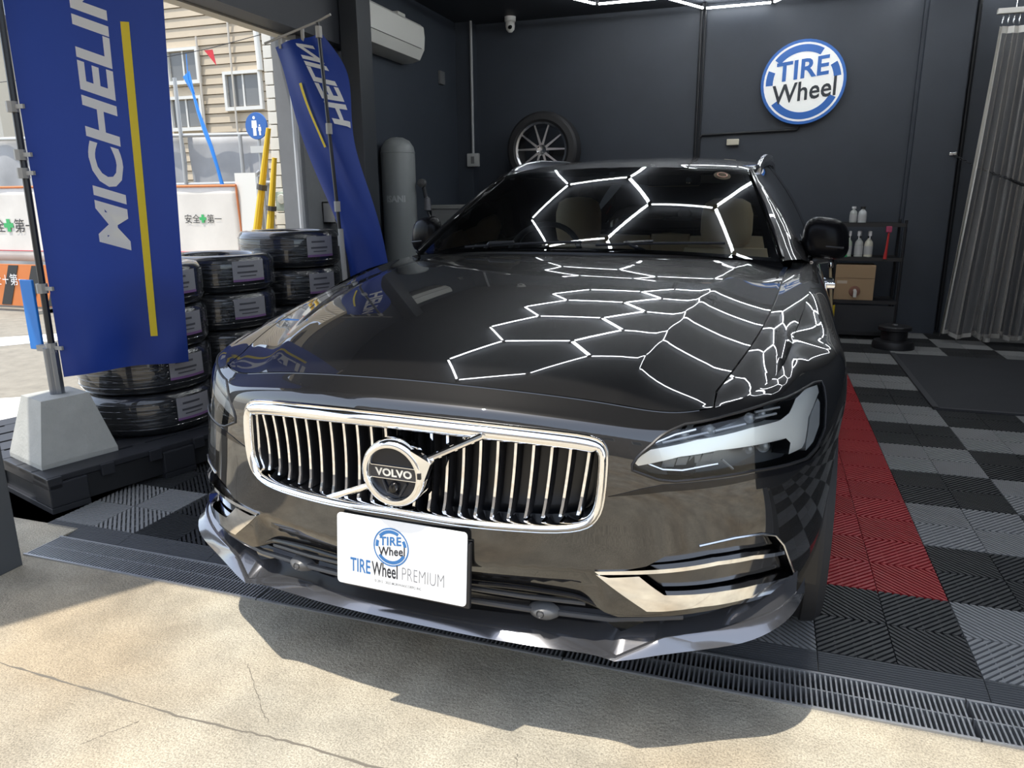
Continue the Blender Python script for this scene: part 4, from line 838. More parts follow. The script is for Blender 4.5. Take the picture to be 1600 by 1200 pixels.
# ================================================================ THINGS IN AND AROUND THE GARAGE
# drain channel grate
gt = thing('drain_grate', 'long steel drain grate across the garage entrance under the car nose', 'drain grate', (0, 1.78, 0))
stl = mat('grate_steel', (.42, .42, .42), .42, .6)
xs = -2.432
MB().box(-2.44, 3.2, -.09, .09, -.16, -.10).build('channel', mat('channel_dark', (.02, .02, .02), .8), gt)
while xs < 3.1:
    x1_ = min(xs+.995, 3.2); p = MB().box(xs+.002, x1_-.002, -.080, -.072, -.05, .001).box(xs+.002, x1_-.002, .066, .074, -.05, .001).box(xs+.002, x1_-.002, -.002, .003, -.04, -.002).build('grate_frame', stl, gt)
    mb = MB(); x = xs+.006
    while x < x1_-.006: mb.box(x, x+.0046, -.072, .066, -.035, -.0005); x += .0125
    mb.build('grate_bars', stl, p, kind='stuff'); xs += .995
# hexagon ceiling lights
hx = thing('hexagon_light_grid', 'honeycomb of white tube lights mounted on the garage ceiling', 'ceiling light', (0, 0, 0))
led = mat('led_tube', (1, 1, 1), .3, emit=(.93, .97, 1.0), es=LED_E); Lh = .592; ZL = 2.88
edges = {}; nodes = {}
def addhex(cx, cy):
    V = [(cx+Lh*math.cos(R(60*k)), cy+Lh*math.sin(R(60*k))) for k in range(6)]
    for k in range(6):
        a, b = V[k], V[(k+1) % 6]; ka = (round(a[0], 2), round(a[1], 2)); kb = (round(b[0], 2), round(b[1], 2)); edges[tuple(sorted((ka, kb)))] = (a, b); nodes[ka] = a
for cx in (-1.266, .507):
    for cy in (6.46, 5.435, 4.41, 3.385): addhex(cx, cy)
for cx in (-.379, 1.394):
    for cy in (6.95, 5.92, 4.897, 3.872): addhex(cx, cy)
tme = None
for (a, b) in edges.values():
    d = (Vector((*b, 0))-Vector((*a, 0))); an = math.atan2(d.y, d.x)
    if tme is None: tme = MB().bbox(-Lh/2+.020, Lh/2-.020, -.0078, .0078, -.0078, .0078, .003).mesh('light_tube', led)
    o = D.objects.new('light_tube', tme); COL.objects.link(o); o.parent = hx; o.location = ((a[0]+b[0])/2, (a[1]+b[1])/2, ZL); o.rotation_euler = (0, 0, an)
cme = MB().lathe([(0, -.012), (.02, -.012), (.022, 0), (.02, .047), (0, .047)], 12).mesh('connector', mat('connector_dark', (.05, .05, .055), .4), True)
for a in nodes.values(): o = D.objects.new('connector', cme); COL.objects.link(o); o.parent = hx; o.location = (a[0], a[1], ZL)
# round sign
rs = thing('round_shop_sign', 'round white and blue shop sign reading TIRE Wheel on the back wall', 'sign', (.217, 7.50, 2.208))
Ms = RX(R(90)) ; sbl = mat('sign_blue_face', (.015, .14, .52), .35); sdk = mat('sign_dark', (.012, .02, .03), .4)
swh = mat('sign_white_lit', (.88, .89, .86), .4, emit=(.9, .93, .92), es=.22)
MB().lathe([(0, .02), (.345, .02), (.357, .012), (.357, -.05), (0, -.05)], 64, Ms).build('sign_body', mat('sign_edge_blue', (.02, .16, .5), .4), rs, True, 30)
MB().lathe([(0, .021), (.335, .021)], 64, Ms).build('sign_face', swh, rs)
logo(rs, T(0, -.024, 0) @ RX(R(90)) , .357, 0, 0, sbl, sdk)
# spare wheel on a wall bracket
wh = thing('display_wheel', 'silver multi-spoke alloy wheel with tyre hung high on the back wall', 'wheel', (-2.13, 7.28, 1.68))
Mw = RX(R(90)); r = .36
MB().lathe([(r*.70, .10), (r*.78, .118), (r*.92, .112), (r*.98, .09), (r, .05), (r, -.06), (r*.95, -.11), (r*.70, -.10)], 56, Mw).build('tyre', rubber, wh, True, 30)
MB().lathe([(r*.70, .10), (r*.715, .112), (r*.66, .105), (r*.64, .06), (r*.62, -.1)], 48, Mw).build('rim', satin, wh, True, 40)
sp_ = MB()
for i in range(10):
    a0 = 2*math.pi*i/10+(.13 if i % 2 else -.13); c0 = 2*math.pi*(i//2*2+.5)/10
    p0 = (.045*math.cos(c0+.2*(1 if i % 2 else -1)), .045*math.sin(c0+.2*(1 if i % 2 else -1))); a1 = c0+(.30 if i % 2 else -.30); p1 = (r*.665*math.cos(a1), r*.665*math.sin(a1)); n = np.array([p1[1]-p0[1], p0[0]-p1[0]]); n = n/np.linalg.norm(n)
    MB().prism([(p0[0]+n[0]*.012, p0[1]+n[1]*.012), (p1[0]+n[0]*.007, p1[1]+n[1]*.007), (p1[0]-n[0]*.007, p1[1]-n[1]*.007), (p0[0]-n[0]*.012, p0[1]-n[1]*.012)][::-1][::-1], .055, .09, Mw).build('spoke', satin, wh)
MB().lathe([(0, .075), (.03, .078), (.055, .085), (.062, .07), (.062, .03)], 28, Mw).build('hub', satin, wh, True, 40)
for i in range(5): a = 2*math.pi*i/5; MB().lathe([(0, .088), (.008, .088), (.009, .08)], 10, Mw @ T(.042*math.cos(a), .042*math.sin(a), 0)).build('wheel_nut', plas, wh)
MB().box(-.03, .03, .05, .255, -.02, .02).box(-.15, .15, .24, .262, -.04, .04).build('bracket', cdt_m, wh)
# air conditioner
ac = thing('air_conditioner', 'white wall mounted air conditioner high on the left wall', 'air conditioner', (-3.1, 5.70, 2.36))
acw = mat('ac_white', (.62, .62, .58), .4)
prof = [(0, .30), (.185, .30), (.215, .275), (.222, .20), (.215, .10), (.17, .02), (.10, 0), (0, 0)]
MB().grid([[(x, y, z) for x, z in prof] for y in (-.50, .50)]).add([(x, -.50, z) for x, z in prof], [tuple(range(8))]).add([(x, .50, z) for x, z in prof], [tuple(range(8))[::-1]]).build('ac_body', acw, ac, True, 25)
MB().box(.19, .219, -.46, .44, .098, .102).build('panel_gap', mat('ac_gap', (.12, .12, .12), .6), ac)
MB().add([(.212, -.44, .095), (.212, .44, .095), (.172, .44, .022), (.172, -.44, .022), (.216, -.44, .094), (.216, .44, .094), (.177, .44, .018), (.177, -.44, .018)], [(4, 5, 6, 7), (0, 1, 5, 4), (1, 2, 6, 5), (2, 3, 7, 6), (3, 0, 4, 7), (0, 3, 2, 1)]).build('louvre', acw, ac)
MB().bbox(.02, .12, .22, .36, .30, .36, .012).build('top_duct', acw, ac)
# security camera
sc = thing('security_camera', 'small white dome camera at the top left corner of the back wall', 'camera', (-2.50, 7.36, 2.93)); wm = mat('camera_white', (.7, .7, .68), .4)
MB().lathe([(0, 0), (.055, 0), (.055, -.04), (.045, -.05), (.046, -.085), (.040, -.115), (.02, -.138), (0, -.142)], 28).build('dome', wm, sc, True, 40); MB().lathe([(0, .012), (.016, .01), (.022, 0)], 20, T(.012, -.040, -.10) @ RX(R(70))).build('lens', gloss, sc, True)
# conduit, switch, wall box
sw_ = thing('wall_switch', 'white switch plate at the foot of a pale vertical conduit', 'switch', (-2.92, 7.39, 1.61)); MB().bbox(-.065, .065, -.03, .01, -.065, .065, .008).build('switch_plate', mat('switch_grey', (.42, .43, .42), .45), sw_, True); MB().bbox(-.018, .018, -.036, -.028, -.035, .035, .003).build('rocker', mat('rocker', (.16, .16, .16), .4), sw_); MB().tube([(0, -.012, .065), (-.0, -.012, 1.32)], .014, 8).build('conduit', mat('conduit_white', (.36, .37, .38), .5), sw_, True)
tag(MB().bbox(-3.1, -3.07, 6.95, 7.05, 2.30, 2.42, .006).build('wall_box', mat('box_grey', (.12, .125, .13), .5), None), 'small grey box on the left wall beyond the air conditioner', 'box')
MB().bbox(-3.07, -3.066, 6.96, 7.04, 2.31, 2.41, .001).build('box_cover', MATS['box_grey'], D.objects['wall_box'])
# compressor tank
tk = thing('compressor_tank', 'grey upright air receiver tank against the left wall', 'air tank', (-2.952, 5.75, 0)); tg = mat('tank_grey', (.22, .235, .235), .4)
MB().lathe([(0, 1.72), (.05, 1.715), (.10, 1.69), (.135, 1.64), (.142, 1.60), (.142, .15), (.12, .10), (0, .08)], 36).build('tank_body', tg, tk, True, 50); MB().lathe([(.1425, 1.60), (.1445, 1.595), (.1425, 1.59)], 36).build('weld_seam', tg, tk, True)
tm = text_mb('ISANI', .07, .003); tm.v = [(.1435*math.sin(.35+(x-.10)/.1435), -.1435*math.cos(.35+(x-.10)/.1435), 1.20+y) for x, y, z in tm.v]; tm.build('lettering', mat('tank_print', (.4, .41, .42), .5), tk)
mb = MB()
for k in range(3): mb.add([], []); MB().box(-.12+.1*k, -.08+.1*k, -.05, .05, 0, .12).build('foot', tg, tk)
vl = thing('air_valve', 'cluster of black air valves and regulators beside the grey tank', 'valve', (-2.75, 5.80, 1.25)); MB().tube([(-.05, 0, .1), (0, 0, .08), (.02, 0, -.02), (.05, 0, -.12)], .018, 8).build('valve_pipe', cdt_m, vl, True); MB().lathe([(0, .03), (.035, .02), (.035, -.02), (0, -.03)], 16, T(0, -.03, .1) @ RX(R(90))).build('gauge', mat('gauge_dark', (.10, .10, .10), .3), vl, True); MB().lathe([(0, .05), (.025, .04), (.03, -.06), (0, -.07)], 16, T(.04, -.02, -.06)).build('filter_bowl', mat('bowl', (.14, .14, .15), .2), vl, True)
pipe('air_hose', [(-2.72, 5.8, 1.12), (-2.66, 5.8, 1.0), (-2.72, 5.82, .85), (-2.62, 5.85, .7), (-2.66, 5.9, .3), (-2.64, 5.85, .012)], .010, cdt_m, 'black air hose hanging below the valves beside the tank', 'hose')
cb = thing('workbench', 'low grey cabinet with pale top along the left wall', 'cabinet', (-2.78, 6.95, 0)); MB().bbox(-.30, .30, -.30, .30, 0, 1.13, .008).build('cabinet_body', mat('cabinet_grey', (.20, .20, .20), .5), cb); MB().bbox(-.31, .31, -.31, .31, 1.13, 1.165, .004).build('worktop', mat('worktop', (.26, .26, .25), .5), cb)
for q in (-.29, .01): d_ = MB().bbox(q, q+.28, -.312, -.30, .06, 1.08, .003).build('door', MATS['cabinet_grey'], cb); MB().bbox(q+.12, q+.16, -.325, -.312, .9, .92, .003).build('handle', satin, d_)
# trolley shelf with bottles
sh = thing('tool_trolley', 'black wire shelf trolley standing against the back wall', 'shelf', (.85, 7.12, 0)); dkm = mat('shelf_black', (.012, .012, .014), .45)
for x in (-.26, .25):
    for y in (-.16, .16): MB().tube([(x, y, .05), (x, y, 1.02)], .012, 8).build('upright', dkm, sh, True)
for z in (.06, .335, .70, .985):
    mb = MB().box(-.27, .26, -.17, -.155, z-.02, z+.01).box(-.27, .26, .155, .17, z-.02, z+.01).box(-.27, .26, -.16, .16, z-.012, z-.006)
    mb.build('shelf_board', dkm, sh)
for x in (-.26, .25):
    for y in (-.16, .16): MB().lathe([(0, .018), (.025, .018), (.025, -.018), (0, -.018)], 14, T(x, y, .03) @ RX(R(90))).build('castor', dkm, sh)
MB().box(-.25, .24, -.165, -.16, .06, .30).build('wire_front', mat('wire_front', (.02, .022, .026), .5), sh)
def bottle(name, loc, r, h, col, cap, label, spray=False, group=None):
    t = thing(name, label, 'bottle', loc, random.uniform(-.4, .4), group)
    MB().lathe([(0, 0), (r, .002), (r, h*.55), (r*.9, h*.68), (r*.35, h*.82), (r*.32, h*.86), (0, h*.86)], 20).build('bottle_body', mat('bottle_'+name+col[0], col[1], .25), t, True, 40)
    cm = mat('cap_'+cap[0], cap[1], .4)
    if spray:
        MB().lathe([(0, h*.86), (r*.45, h*.86), (r*.42, h*.95), (0, h*.95)], 14).build('collar', mat('cap_black', (.02, .02, .02), .4), t, True, 40)
        MB().bbox(-r*.35, r*.35, -r*1.05, r*.55, h*.95, h*1.18, .004).build('spray_head', cm, t); MB().bbox(-r*.12, r*.12, -r*1.0, -r*.8, h*.80, h*.95, .002).build('trigger', cm, t)
    else: MB().lathe([(0, h*.86), (r*.6, h*.86), (r*.6, h*1.0), (0, h*1.0)], 16).build('cap', cm, t, True, 40)
    MB().lathe([(r*1.01, h*.12), (r*1.01, h*.5)], 20).build('paper_label', mat('label_grey', (.45, .45, .45), .5), t, True)
    return t
gw = ('white', (.42, .43, .41)); 
bottle('squeeze_bottle', (.705, 7.10, .995), .030, .135, gw, ('white', (.7, .7, .7)), 'white squeeze bottle on the trolley top, left of the dark capped tub')
bottle('cleaner_tub', (.775, 7.09, .995), .034, .135, ('clear', (.5, .52, .52)), ('black', (.02, .02, .02)), 'grey tub with black cap on the trolley top')
bottle('spray_bottle', (.685, 7.02, .71), .026, .185, ('green', (.42, .50, .40)), ('white', (.7, .7, .7)), 'spray bottle nearest the car mirror on the upper shelf', True)
bottle('spray_bottle', (.765, 7.02, .71), .034, .185, gw, ('white', (.7, .7, .7)), 'clear spray bottle in the middle of the upper shelf', True)
bottle('spray_bottle', (.84, 7.02, .71), .035, .185, ('milky', (.60, .58, .48)), ('white', (.7, .7, .7)), 'milky spray bottle at the right of the upper shelf', True)
tag(MB().lathe([(0, 0), (.05, 0), (.02, .075), (0, .075)], 16, T(.632, 7.0, .71)).build('green_funnel', mat('funnel_green', (.02, .25, .09), .4), None, True, 40), 'small green funnel lying beside the leftmost spray bottle', 'funnel'); MB().lathe([(0, .075), (.012, .075), (.010, .11), (0, .11)], 12, T(.632, 7.0, .71)).build('spout', MATS['funnel_green'], D.objects['green_funnel'], True)
br = thing('red_brush', 'red handled brush hanging at the right end of the trolley', 'brush', (.965, 6.94, .70)); MB().tube([(0, 0, .0), (.005, 0, .08), (.01, 0, .22)], [.016, .010, .008], 8).build('brush_handle', mat('brush_red', (.45, .03, .03), .4), br, True); MB().bbox(-.015, .03, -.015, .015, .22, .27, .006).build('brush_head', mat('brush_pink', (.35, .04, .10), .5), br)
cbx = thing('cardboard_box', 'brown cardboard box with a tap standing on the middle trolley shelf', 'box', (.755, 7.05, .345)); kr = mat('cardboard', (.34, .23, .13), .75)
MB().bbox(-.16, .155, -.10, .10, 0, .30, .004).build('carton', kr, cbx); MB().box(-.161, .156, -.1015, -.10, .185, .188).build('seam', mat('carton_seam', (.16, .10, .06), .8), cbx); MB().lathe([(0, .012), (.042, .010), (.046, 0)], 24, T(.005, -.10, .075) @ RX(R(90))).build('tap_collar', mat('collar_brown', (.20, .09, .06), .5), cbx, True); MB().tube([(.005, -.105, .085), (.005, -.15, .08), (.005, -.155, .03)], .014, 8).build('tap', mat('tap_white', (.6, .58, .54), .4), cbx, True); MB().box(-.14, -.06, -.1012, -.10, .14, .165).build('print', mat('carton_print', (.50, .42, .32), .6), cbx)
wd = thing('polishing_stick', 'long pole with a chrome knob leaning beside the trolley', 'tool', (.55, 6.85, 0)); MB().tube([(.06, 0, .02), (.0, .1, .62)], .012, 8).build('pole', mat('wood_pole', (.35, .28, .17), .5), wd, True); MB().lathe([(0, -.03), (.024, -.02), (.028, .0), (.02, .025), (0, .03)], 16, T(0, .1, .64)).build('knob', chrome, wd, True); tag(MB().tube([(.60, 6.92, .0), (.60, 6.92, .30)], .016, 8).build('yellow_rod', mat('rod_yellow', (.55, .40, .02), .4), None, True), 'short yellow rod standing at the left of the trolley base', 'rod'); MB().tube([(.60, 6.92, .30), (.60, 6.92, .325)], .011, 8).build('rod_tip', cdt_m, D.objects['yellow_rod'], True)
jk = thing('turntable_base', 'round black roller stool base standing on the dark mat by the trolley', 'stool', (1.06, 6.65, 0)); MB().lathe([(0, .19), (.02, .19), (.11, .185), (.125, .175), (.125, .15), (.10, .14), (.10, .07), (.15, .06), (.16, .03), (.16, 0), (0, 0)], 32).build('drum', dkm, jk, True, 30); MB().lathe([(0, .192), (.02, .196), (.03, .19)], 16).build('cap', satin, jk, True)
mt = thing('rubber_mat', 'large plain black rubber mat lying on the tiles at the right', 'mat', (0, 0, 0)); mmt = mat('mat_black', (.020, .021, .025), .75, noise=.1, nscale=5); MB().bbox(1.02, 3.1, 4.71, 6.35, .0005, .010, .004).build('mat_sheet', mmt, mt); MB().box(1.0, 1.035, 4.70, 6.36, .0005, .013).box(1.0, 3.1, 4.695, 4.72, .0005, .013).build('mat_edge', mat('mat_edge', (.035, .036, .04), .6), mt)
# clear curtain on a rail, with chain
cu = thing('clear_curtain', 'pleated clear vinyl curtain gathered on a ceiling rail at the right', 'curtain', (0, 0, 0))
rows = []
for q in np.linspace(0, 1, 30):
    z = 2.47*(1-q)+.045*q+.02*math.sin(9*q)*q; x0, x1 = 1.585-.125*q**1.3, 2.15+.02*q; row = []
    for j in range(120):
        p = j/119; x = x0+(x1-x0)*p; amp = (.022+.045*q); row.append((x+.012*math.sin(p*90), 7.0+amp*(.75+.35*math.sin(p*31+2))*math.sin(p*60+1.3*math.sin(p*13)+.5*math.sin(q*5+p*20))+.03*math.sin(p*9+q), z+.025*q*math.sin(p*23)))
    rows.append(row)
vin = D.materials.new('clear_vinyl'); vin.use_nodes = True; n = vin.node_tree.nodes; l = vin.node_tree.links; n.clear(); o_ = n.new('ShaderNodeOutputMaterial'); tr = n.new('ShaderNodeBsdfTransparent'); tr.inputs[0].default_value = (.90, .88, .86, 1); pr_ = n.new('ShaderNodeBsdfPrincipled'); pr_.inputs['Base Color'].default_value = (.72, .70, .67, 1); pr_.inputs['Roughness'].default_value = .16; lw_ = n.new('ShaderNodeLayerWeight'); lw_.inputs[0].default_value = .22; mr_ = n.new('ShaderNodeMapRange'); mr_.inputs[3].default_value = .05; mr_.inputs[4].default_value = .85; xs_ = n.new('ShaderNodeMixShader'); l.new(lw_.outputs['Facing'], mr_.inputs[0]); l.new(mr_.outputs[0], xs_.inputs[0]); l.new(tr.outputs[0], xs_.inputs[1]); l.new(pr_.outputs[0], xs_.inputs[2]); l.new(xs_.outputs[0], o_.inputs[0])
MB().grid(rows).build('vinyl_sheet', vin, cu, True, 80)
hem = mat('hem_white', (.58, .57, .54), .4)
MB().grid([[(r_[j][0]-.002, r_[j][1]-.006, r_[j][2]) for j in range(0, 8)] for r_ in rows]).build('side_hem', hem, cu, True)
MB().grid([[(p[0], p[1]-.004, p[2]+dz) for p in rows[-1]] for dz in (0, .035)]).build('bottom_hem', mat('hem_clear', (.36, .35, .33), .3), cu, True)
MB().grid([[(p[0], p[1]-.003, p[2]+dz) for p in rows[0]] for dz in (-.05, .0)]).build('top_hem', hem, cu, True)
rl = thing('curtain_rail', 'white curtain rail hung from the ceiling above the clear curtain', 'rail', (0, 0, 0)); MB().bbox(1.555, 3.1, 6.98, 7.02, 2.555, 2.595, .006).build('rail_bar', hem, rl)
for x in (1.68, 2.7): MB().tube([(x, 7.0, 2.59), (x, 7.0, 2.93)], .008, 8).build('hanger', satin, rl, True)
for k in range(16): x = 1.60+k*.037; MB().tube([(x, 7.0+.012*math.cos(a), 2.515+.036*math.sin(a)) for a in np.linspace(0, 6.28, 11)[:-1]], .0032, 6, True).build('hook', satin, cu, True)
ch = thing('chain', 'black chain slung from the back wall across the curtain', 'chain', (0, 0, 0)); P = []
for q in np.linspace(0, 1, 46): P.append(Vector((1.47+.62*q, 7.45-.62*min(1, q*2.2)+.0, 1.56-.62*q+.30*q*q)))
lk = MB().tube([(.016*math.cos(a), .009*math.sin(a), 0) for a in np.linspace(0, 6.28, 11)[:-1]], .0042, 5, True).mesh('link', cdt_m, True)
for i in range(45):
    o = D.objects.new('link', lk); COL.objects.link(o); o.parent = ch; d = (P[i+1]-P[i]).normalized(); o.location = (P[i]+P[i+1])/2; o.rotation_mode = 'QUATERNION'; o.rotation_quaternion = d.to_track_quat('X', 'Z') @ Matrix.Rotation(R(90)*(i % 2), 3, 'X').to_quaternion()
MB().bbox(1.44, 1.50, 7.43, 7.50, 1.545, 1.575, .006).build('chain_hook', satin, ch)
# pallets and tyre stacks
pm = mat('pallet_black', (.020, .021, .025), .45); ROT = -R(17.2)
def pallet(loc, label):
    t = thing('plastic_pallet', label, 'pallet', loc, ROT, 'plastic pallets under the tyres')
    mb = MB()
    for k in range(8): mb2 = MB().bbox(-1.1+k*.1385, -1.1+k*.1385+.118, 0, 1.1, .125, .15, .004).build('deck_slat', pm, t)
    for k in range(6): MB().bbox(-1.1, 0, .0+k*.2085, .0+k*.2085+.055, .10, .148, .003).build('cross_slat', pm, t)
    for i in range(3):
        for j in range(3): MB().bbox(-1.1+i*.475, -1.1+i*.475+.15, j*.475, j*.475+.15, .025, .125, .006).build('block', pm, t)
    for j in range(3): MB().bbox(-1.1, 0, j*.475, j*.475+.15, .0, .025, .003).build('skid', pm, t)
    for a_ in ((-.03, -.02, .02, 1.08), (-1.08, -.02, .018, .028)): MB().box(a_[0], a_[1], a_[2], a_[3], .02, .122).build('side_panel', mat('pallet_inner', (.010, .0105, .012), .6), t)
    return t
ex, ey = Vector((math.cos(ROT), math.sin(ROT), 0)), Vector((-math.sin(ROT), math.cos(ROT), 0)); P0 = Vector((-2.625, 1.985, 0))
pallet(P0, 'black plastic pallet carrying the concrete flag base'); pallet(P0+ey*1.12, 'black plastic pallet behind the first, under the rear tyre stacks'); pallet(P0+ey*2.24, 'black plastic pallet farthest back, beside the grey side wall')
film = mat('film_wrapped_tyre', (.016, .017, .019), .20, coat=1.0, bump=.9, bscale=42)
for nd in film.node_tree.nodes:
    if nd.type == 'TEX_NOISE': 
        mp = film.node_tree.nodes.new('ShaderNodeMapping'); mp.inputs['Scale'].default_value = (.12, .12, 1.6); tcn = [q for q in film.node_tree.nodes if q.type == 'TEX_COORD'][0]; film.node_tree.links.new(tcn.outputs['Object'], mp.inputs[0]); film.node_tree.links.new(mp.outputs[0], nd.inputs[0])
paper = mat('label_paper', (.27, .265, .28), .5); purp = mat('label_purple', (.20, .10, .24), .5); prt = mat('label_print', (.07, .07, .08), .5)
def tyre(x, y, z, r, h, label, la, group):
    t = thing('wrapped_tyre', label, 'tyre', (x, y, z), 0, group)
    prof = [(r*.62, h*.10), (r*.66, h*.02), (r*.80, 0), (r*.93, h*.03), (r*.985, h*.14), (r, h*.25), (r, h*.75), (r*.985, h*.86), (r*.93, h*.97), (r*.80, h), (r*.66, h*.98), (r*.62, h*.90)]
    MB().lathe(prof, 48, None, True).build('tyre_body', film, t, True, 60)
    mb = MB()
    for k in range(5): zz = h*(.2+.15*k); mb.lathe([(r*.998, zz-.004), (r*1.0035, zz-.002), (r*1.0035, zz+.002), (r*.998, zz+.004)], 40)
    mb.build('film_wrinkle', film, t, True)
    if la is not None:
        def lab(nm, m, a0, a1, z0, z1, rr): return MB().grid([[(rr*math.cos(a), rr*math.sin(a), z_) for a in np.linspace(a0, a1, 8)] for z_ in (z0, z1)]).build(nm, m, t, True)
        w = .19/r/2; q = lab('paper_label', paper, la-w, la+w, h*.30, h*.85, r*1.006)
        for nm, m, a0, a1, z0, z1 in (('label_band', purp, la-w, la+w, h*.30, h*.36), ('label_line', prt, la-w*.7, la+w*.3, h*.68, h*.73), ('label_line', prt, la-w*.75, la+w*.5, h*.52, h*.57), ('label_line', prt, la-w*.6, la+w*.4, h*.43, h*.46)):
            oo = MB().grid([[(r*1.0085*math.cos(a), r*1.0085*math.sin(a), z_) for a in np.linspace(a0, a1, 6)] for z_ in (z0, z1)]).build(nm, m, q, True)
    return t
ords = ['bottom one', 'second from bottom', 'third from bottom', 'top one']
for (x, y, r, h, n, nm, az) in ((-2.84, 2.765, .300, .197, 4, 'nearest stack, behind the blue banner', -.10), (-2.88, 3.375, .300, .197, 4, 'middle stack, right of the big blue banner', -.28), (-2.86, 4.035, .310, .222, 4, 'rear stack by the grey side wall', -.32)):
    zz = .15
    for k in range(n):
        jx, jy = random.uniform(-.008, .008), random.uniform(-.008, .008)
        tyre(x+jx, y+jy, zz, r, h, 'film-wrapped new tyre, %s of the %s' % (ords[k], nm), az+random.uniform(-.05, .05), 'wrapped tyres stacked on pallets'); zz += h
# banners
blue = mat('banner_blue', (.014, .045, .27), .55, noise=.07, nscale=2.5); yl = mat('banner_yellow', (.90, .68, .03), .5); wl = mat('banner_white', (.88, .86, .80), .55); pb = mat('pole_black', (.012, .013, .018), .35); pst = mat('pole_steel', (.22, .235, .26), .35, .7); clipm = mat('clip_grey', (.32, .31, .29), .5)
# translucent cloth lets the daylight through
for m_ in (blue, wl, yl):
    n = m_.node_tree.nodes; l = m_.node_tree.links; bs = n['Principled BSDF']; ou = [q for q in n if q.type == 'OUTPUT_MATERIAL'][0]; tl = n.new('ShaderNodeBsdfTranslucent'); tl.inputs[0].default_value = bs.inputs['Base Color'].default_value; xm = n.new('ShaderNodeMixShader'); xm.inputs[0].default_value = .35; l.new(bs.outputs[0], xm.inputs[1]); l.new(tl.outputs[0], xm.inputs[2]); l.new(xm.outputs[0], ou.inputs[0])
cbs = thing('concrete_flag_base', 'pale concrete block base with a steel flagpole, on the near pallet', 'flag base', (-2.84, 2.25, .15), ROT)
b0, t0, hh = .155, .095, .27
MB().add([(-b0, -b0, 0), (b0, -b0, 0), (b0, b0, 0), (-b0, b0, 0), (-b0, -b0, .02), (b0, -b0, .02), (b0, b0, .02), (-b0, b0, .02), (-t0, -t0, hh), (t0, -t0, hh), (t0, t0, hh), (-t0, t0, hh)], [(3, 2, 1, 0), (0, 1, 5, 4), (1, 2, 6, 5), (2, 3, 7, 6), (3, 0, 4, 7), (4, 5, 9, 8), (5, 6, 10, 9), (6, 7, 11, 10), (7, 4, 8, 11), (8, 9, 10, 11)]).build('block', mat('base_concrete', (.40, .40, .37), .85, noise=.08, nscale=12, bump=.2, bscale=90), cbs)
MB().tube([(0, 0, hh), (0, 0, hh+.20)], .019, 12).build('socket_tube', pst, cbs, True)
fl = thing('tall_banner', 'tall blue banner with white MICHELIN lettering on a black pole in the concrete base', 'banner', (0, 0, 0))
PX, PY = -2.83, 2.262
MB().tube([(PX, PY, .42), (PX, PY, .62)], .022, 10).build('pole_sleeve', pst, fl, True); MB().tube([(PX, PY+.0, .60), (PX, PY+.02, 2.42)], .0135, 10).build('pole', pb, fl, True)
for z in (.62, .87, 1.33, 1.40, 1.58): MB().tube([(PX, PY, z-.02), (PX, PY, z+.02)], .022, 8).build('clip', clipm, fl, True); MB().box(PX, PX+.06, PY-.005, PY+.005, z-.008, z+.008).build('strap', clipm, fl)
def banner1(u, v):
    "u across 0..1, v up 0..1"
    z = .505+1.72*v; a = np.array([PX+.035, PY+.005]); b = np.array([-2.47+.10*v, 2.64+.0*v]); p = a*(1-u)+b*u
    nrm = np.array([.72, -.69]); wv = .012*math.sin(u*7+v*3)*(1-.5*v)+.008*math.sin(v*11+u*4)+.03*math.exp(-((v-.03)/.06)**2)*math.sin(u*9)
    return np.array([p[0]+nrm[0]*wv, p[1]+nrm[1]*wv, z-.035*(1-v)*(4*(u-.3)**2 if u < .3 else 0)-.0*u])
def nrm1(u, v): return np.array([.72, -.69, 0])
MB().grid([[tuple(banner1(u, v)) for u in np.linspace(0, 1, 22)] for v in np.linspace(0, 1, 60)]).build('cloth', blue, fl, True, 80)
MB().tube([(PX-.02, PY, 2.235), tuple(banner1(1, 1)+np.array([.03, .03, .01]))], .008, 8).build('crossbar', clipm, fl, True)
def on_banner(txt, f, n, u_base, u_cap, v0, v1, m, parent, shear=.22, off=.028):
    t = text_mb(txt, 1.0, off, shear, .98); w = t.width; bmx = bmesh.new(); me = D.meshes.new('q'); me.from_pydata(t.v, [], t.f); bmx.from_mesh(me)
    bmesh.ops.triangulate(bmx, faces=bmx.faces[:]); bmesh.ops.subdivide_edges(bmx, edges=[e for e in bmx.edges if e.calc_length() > .2], cuts=2, use_grid_fill=False); bmesh.ops.triangulate(bmx, faces=bmx.faces[:])
    bmx.verts.index_update(); vs = [v.co.copy() for v in bmx.verts]; fs = [[v.index for v in q.verts] for q in bmx.faces]; bmx.free(); D.meshes.remove(me)
    P = [tuple(f(u_base+(u_cap-u_base)*p.y/.72, v0+(v1-v0)*p.x/w)+n(0, 0)*.004) for p in vs]; return MB().add(P, fs).build('lettering', m, parent)
on_banner('MICHELIN', banner1, nrm1, .615, .395, .290, .942, wl, fl)
MB().grid([[tuple(banner1(u, v)+nrm1(u, v)*.004) for u in (.705, .762)] for v in np.linspace(.075, .82, 30)]).build('yellow_stripe', yl, fl, True)
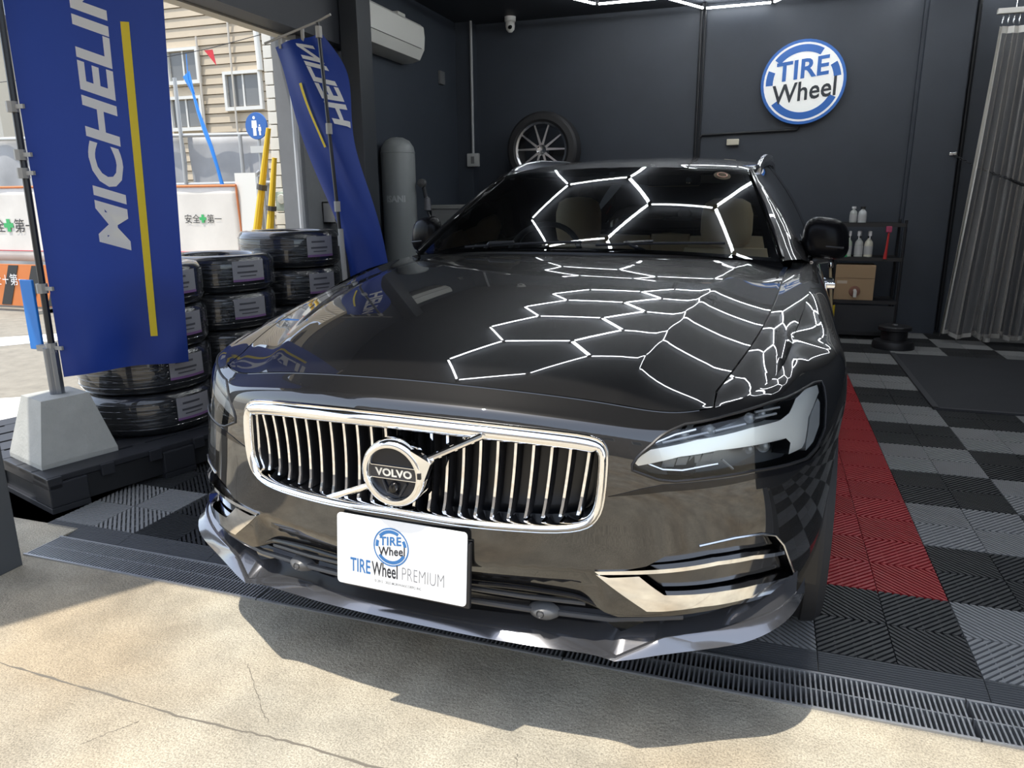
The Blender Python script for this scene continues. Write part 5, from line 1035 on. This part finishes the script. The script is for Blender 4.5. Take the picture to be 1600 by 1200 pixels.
# second, wind-blown banner
f2 = thing('blown_banner', 'second blue banner twisted by the wind on a thin black pole, before the dark pillar', 'banner', (0, 0, 0))
MB().tube([(-2.385, 3.925, .16), (-2.412, 3.925, .79), (-2.481, 3.925, 2.19)], .011, 8).build('pole', pb, f2, True); MB().tube([(-2.845, 3.925, 2.105), (-2.481, 3.925, 2.195), (-2.395, 3.925, 2.225)], .007, 8).build('crossbar', clipm, f2, True)
for z, x in ((2.14, -2.478), (1.62, -2.452), (1.18, -2.430), (.98, -2.42)): MB().tube([(x, 3.925, z-.03), (x, 3.925, z+.03)], .019, 8).build('clip', clipm, f2, True)
MB().tube([(-2.40, 3.92, .62), (-2.415, 3.92, 1.05)], .016, 8).build('pole_joint', clipm, f2, True)
MB().lathe([(0, .06), (.10, .05), (.13, 0), (0, 0)], 20, T(-2.385, 3.925, .152)).build('pole_foot', pb, f2, True, 40)
ctl_ = [  # rows from top: left edge, middle, right edge
 [(-2.842, 4.0, 2.10), (-2.65, 3.99, 2.13), (-2.50, 4.0, 2.15)],
 [(-2.80, 4.02, 1.95), (-2.62, 3.96, 1.98), (-2.40, 4.05, 1.98)],
 [(-2.755, 4.04, 1.75), (-2.58, 3.97, 1.76), (-2.385, 4.06, 1.80)],
 [(-2.68, 4.05, 1.50), (-2.50, 3.98, 1.52), (-2.36, 4.03, 1.55)],
 [(-2.585, 4.05, 1.25), (-2.42, 4.0, 1.25), (-2.28, 4.05, 1.27)],
 [(-2.50, 4.05, 1.00), (-2.36, 4.0, 1.0), (-2.20, 4.05, 1.02)],
 [(-2.45, 4.04, .75), (-2.32, 4.0, .72), (-2.15, 4.05, .72)],
 [(-2.42, 4.02, .50), (-2.29, 4.0, .48), (-2.12, 4.05, .48)]]
CT = np.array(ctl_); CTM = nat(CT)
def banner2(u, v):
    r_ = ev(CT, CTM, np.array((1-v)*7.0)); a, b, c_ = r_; p = a*(1-u)*(1-2*u)+b*4*u*(1-u)+c_*u*(2*u-1); return p+np.array([0, .02*math.sin(u*9+v*8), 0])
nrm2 = lambda u, v: np.array([0, -1., 0])
MB().grid([[tuple(banner2(u, v)) for u in np.linspace(0, 1, 20)] for v in np.linspace(0, 1, 50)]).build('cloth', blue, f2, True, 80)
on_banner('HELIN', lambda u, v: banner2(min(.99, u+.30*(.97-v)/.31), v)+np.array([0, -.008, 0]), nrm2, .47, .68, .63, .97, wl, f2, shear=-.25)
MB().grid([[tuple(banner2(u, v)+np.array([0, -.012, 0])) for u in (.40, .46)] for v in np.linspace(.575, .79, 20)]).build('yellow_stripe', yl, f2, True)
for q in (.12, .55): p = banner2(q, 1); MB().box(p[0]-.008, p[0]+.008, p[1]-.008, p[1]+.008, p[2]-.02, p[2]+.05).build('loop', clipm, f2)
# blue board behind the near pole
tag(MB().bbox(-2.985, -2.915, 2.285, 2.297, .60, .90, .004).build('blue_board', mat('board_blue', (.02, .20, .62), .45), None), 'narrow bright blue board clipped to the flagpole, left of the big banner', 'board'); MB().box(-2.92, PX, 2.262, 2.29, .60, .625).build('board_clip', clipm, D.objects['blue_board'])
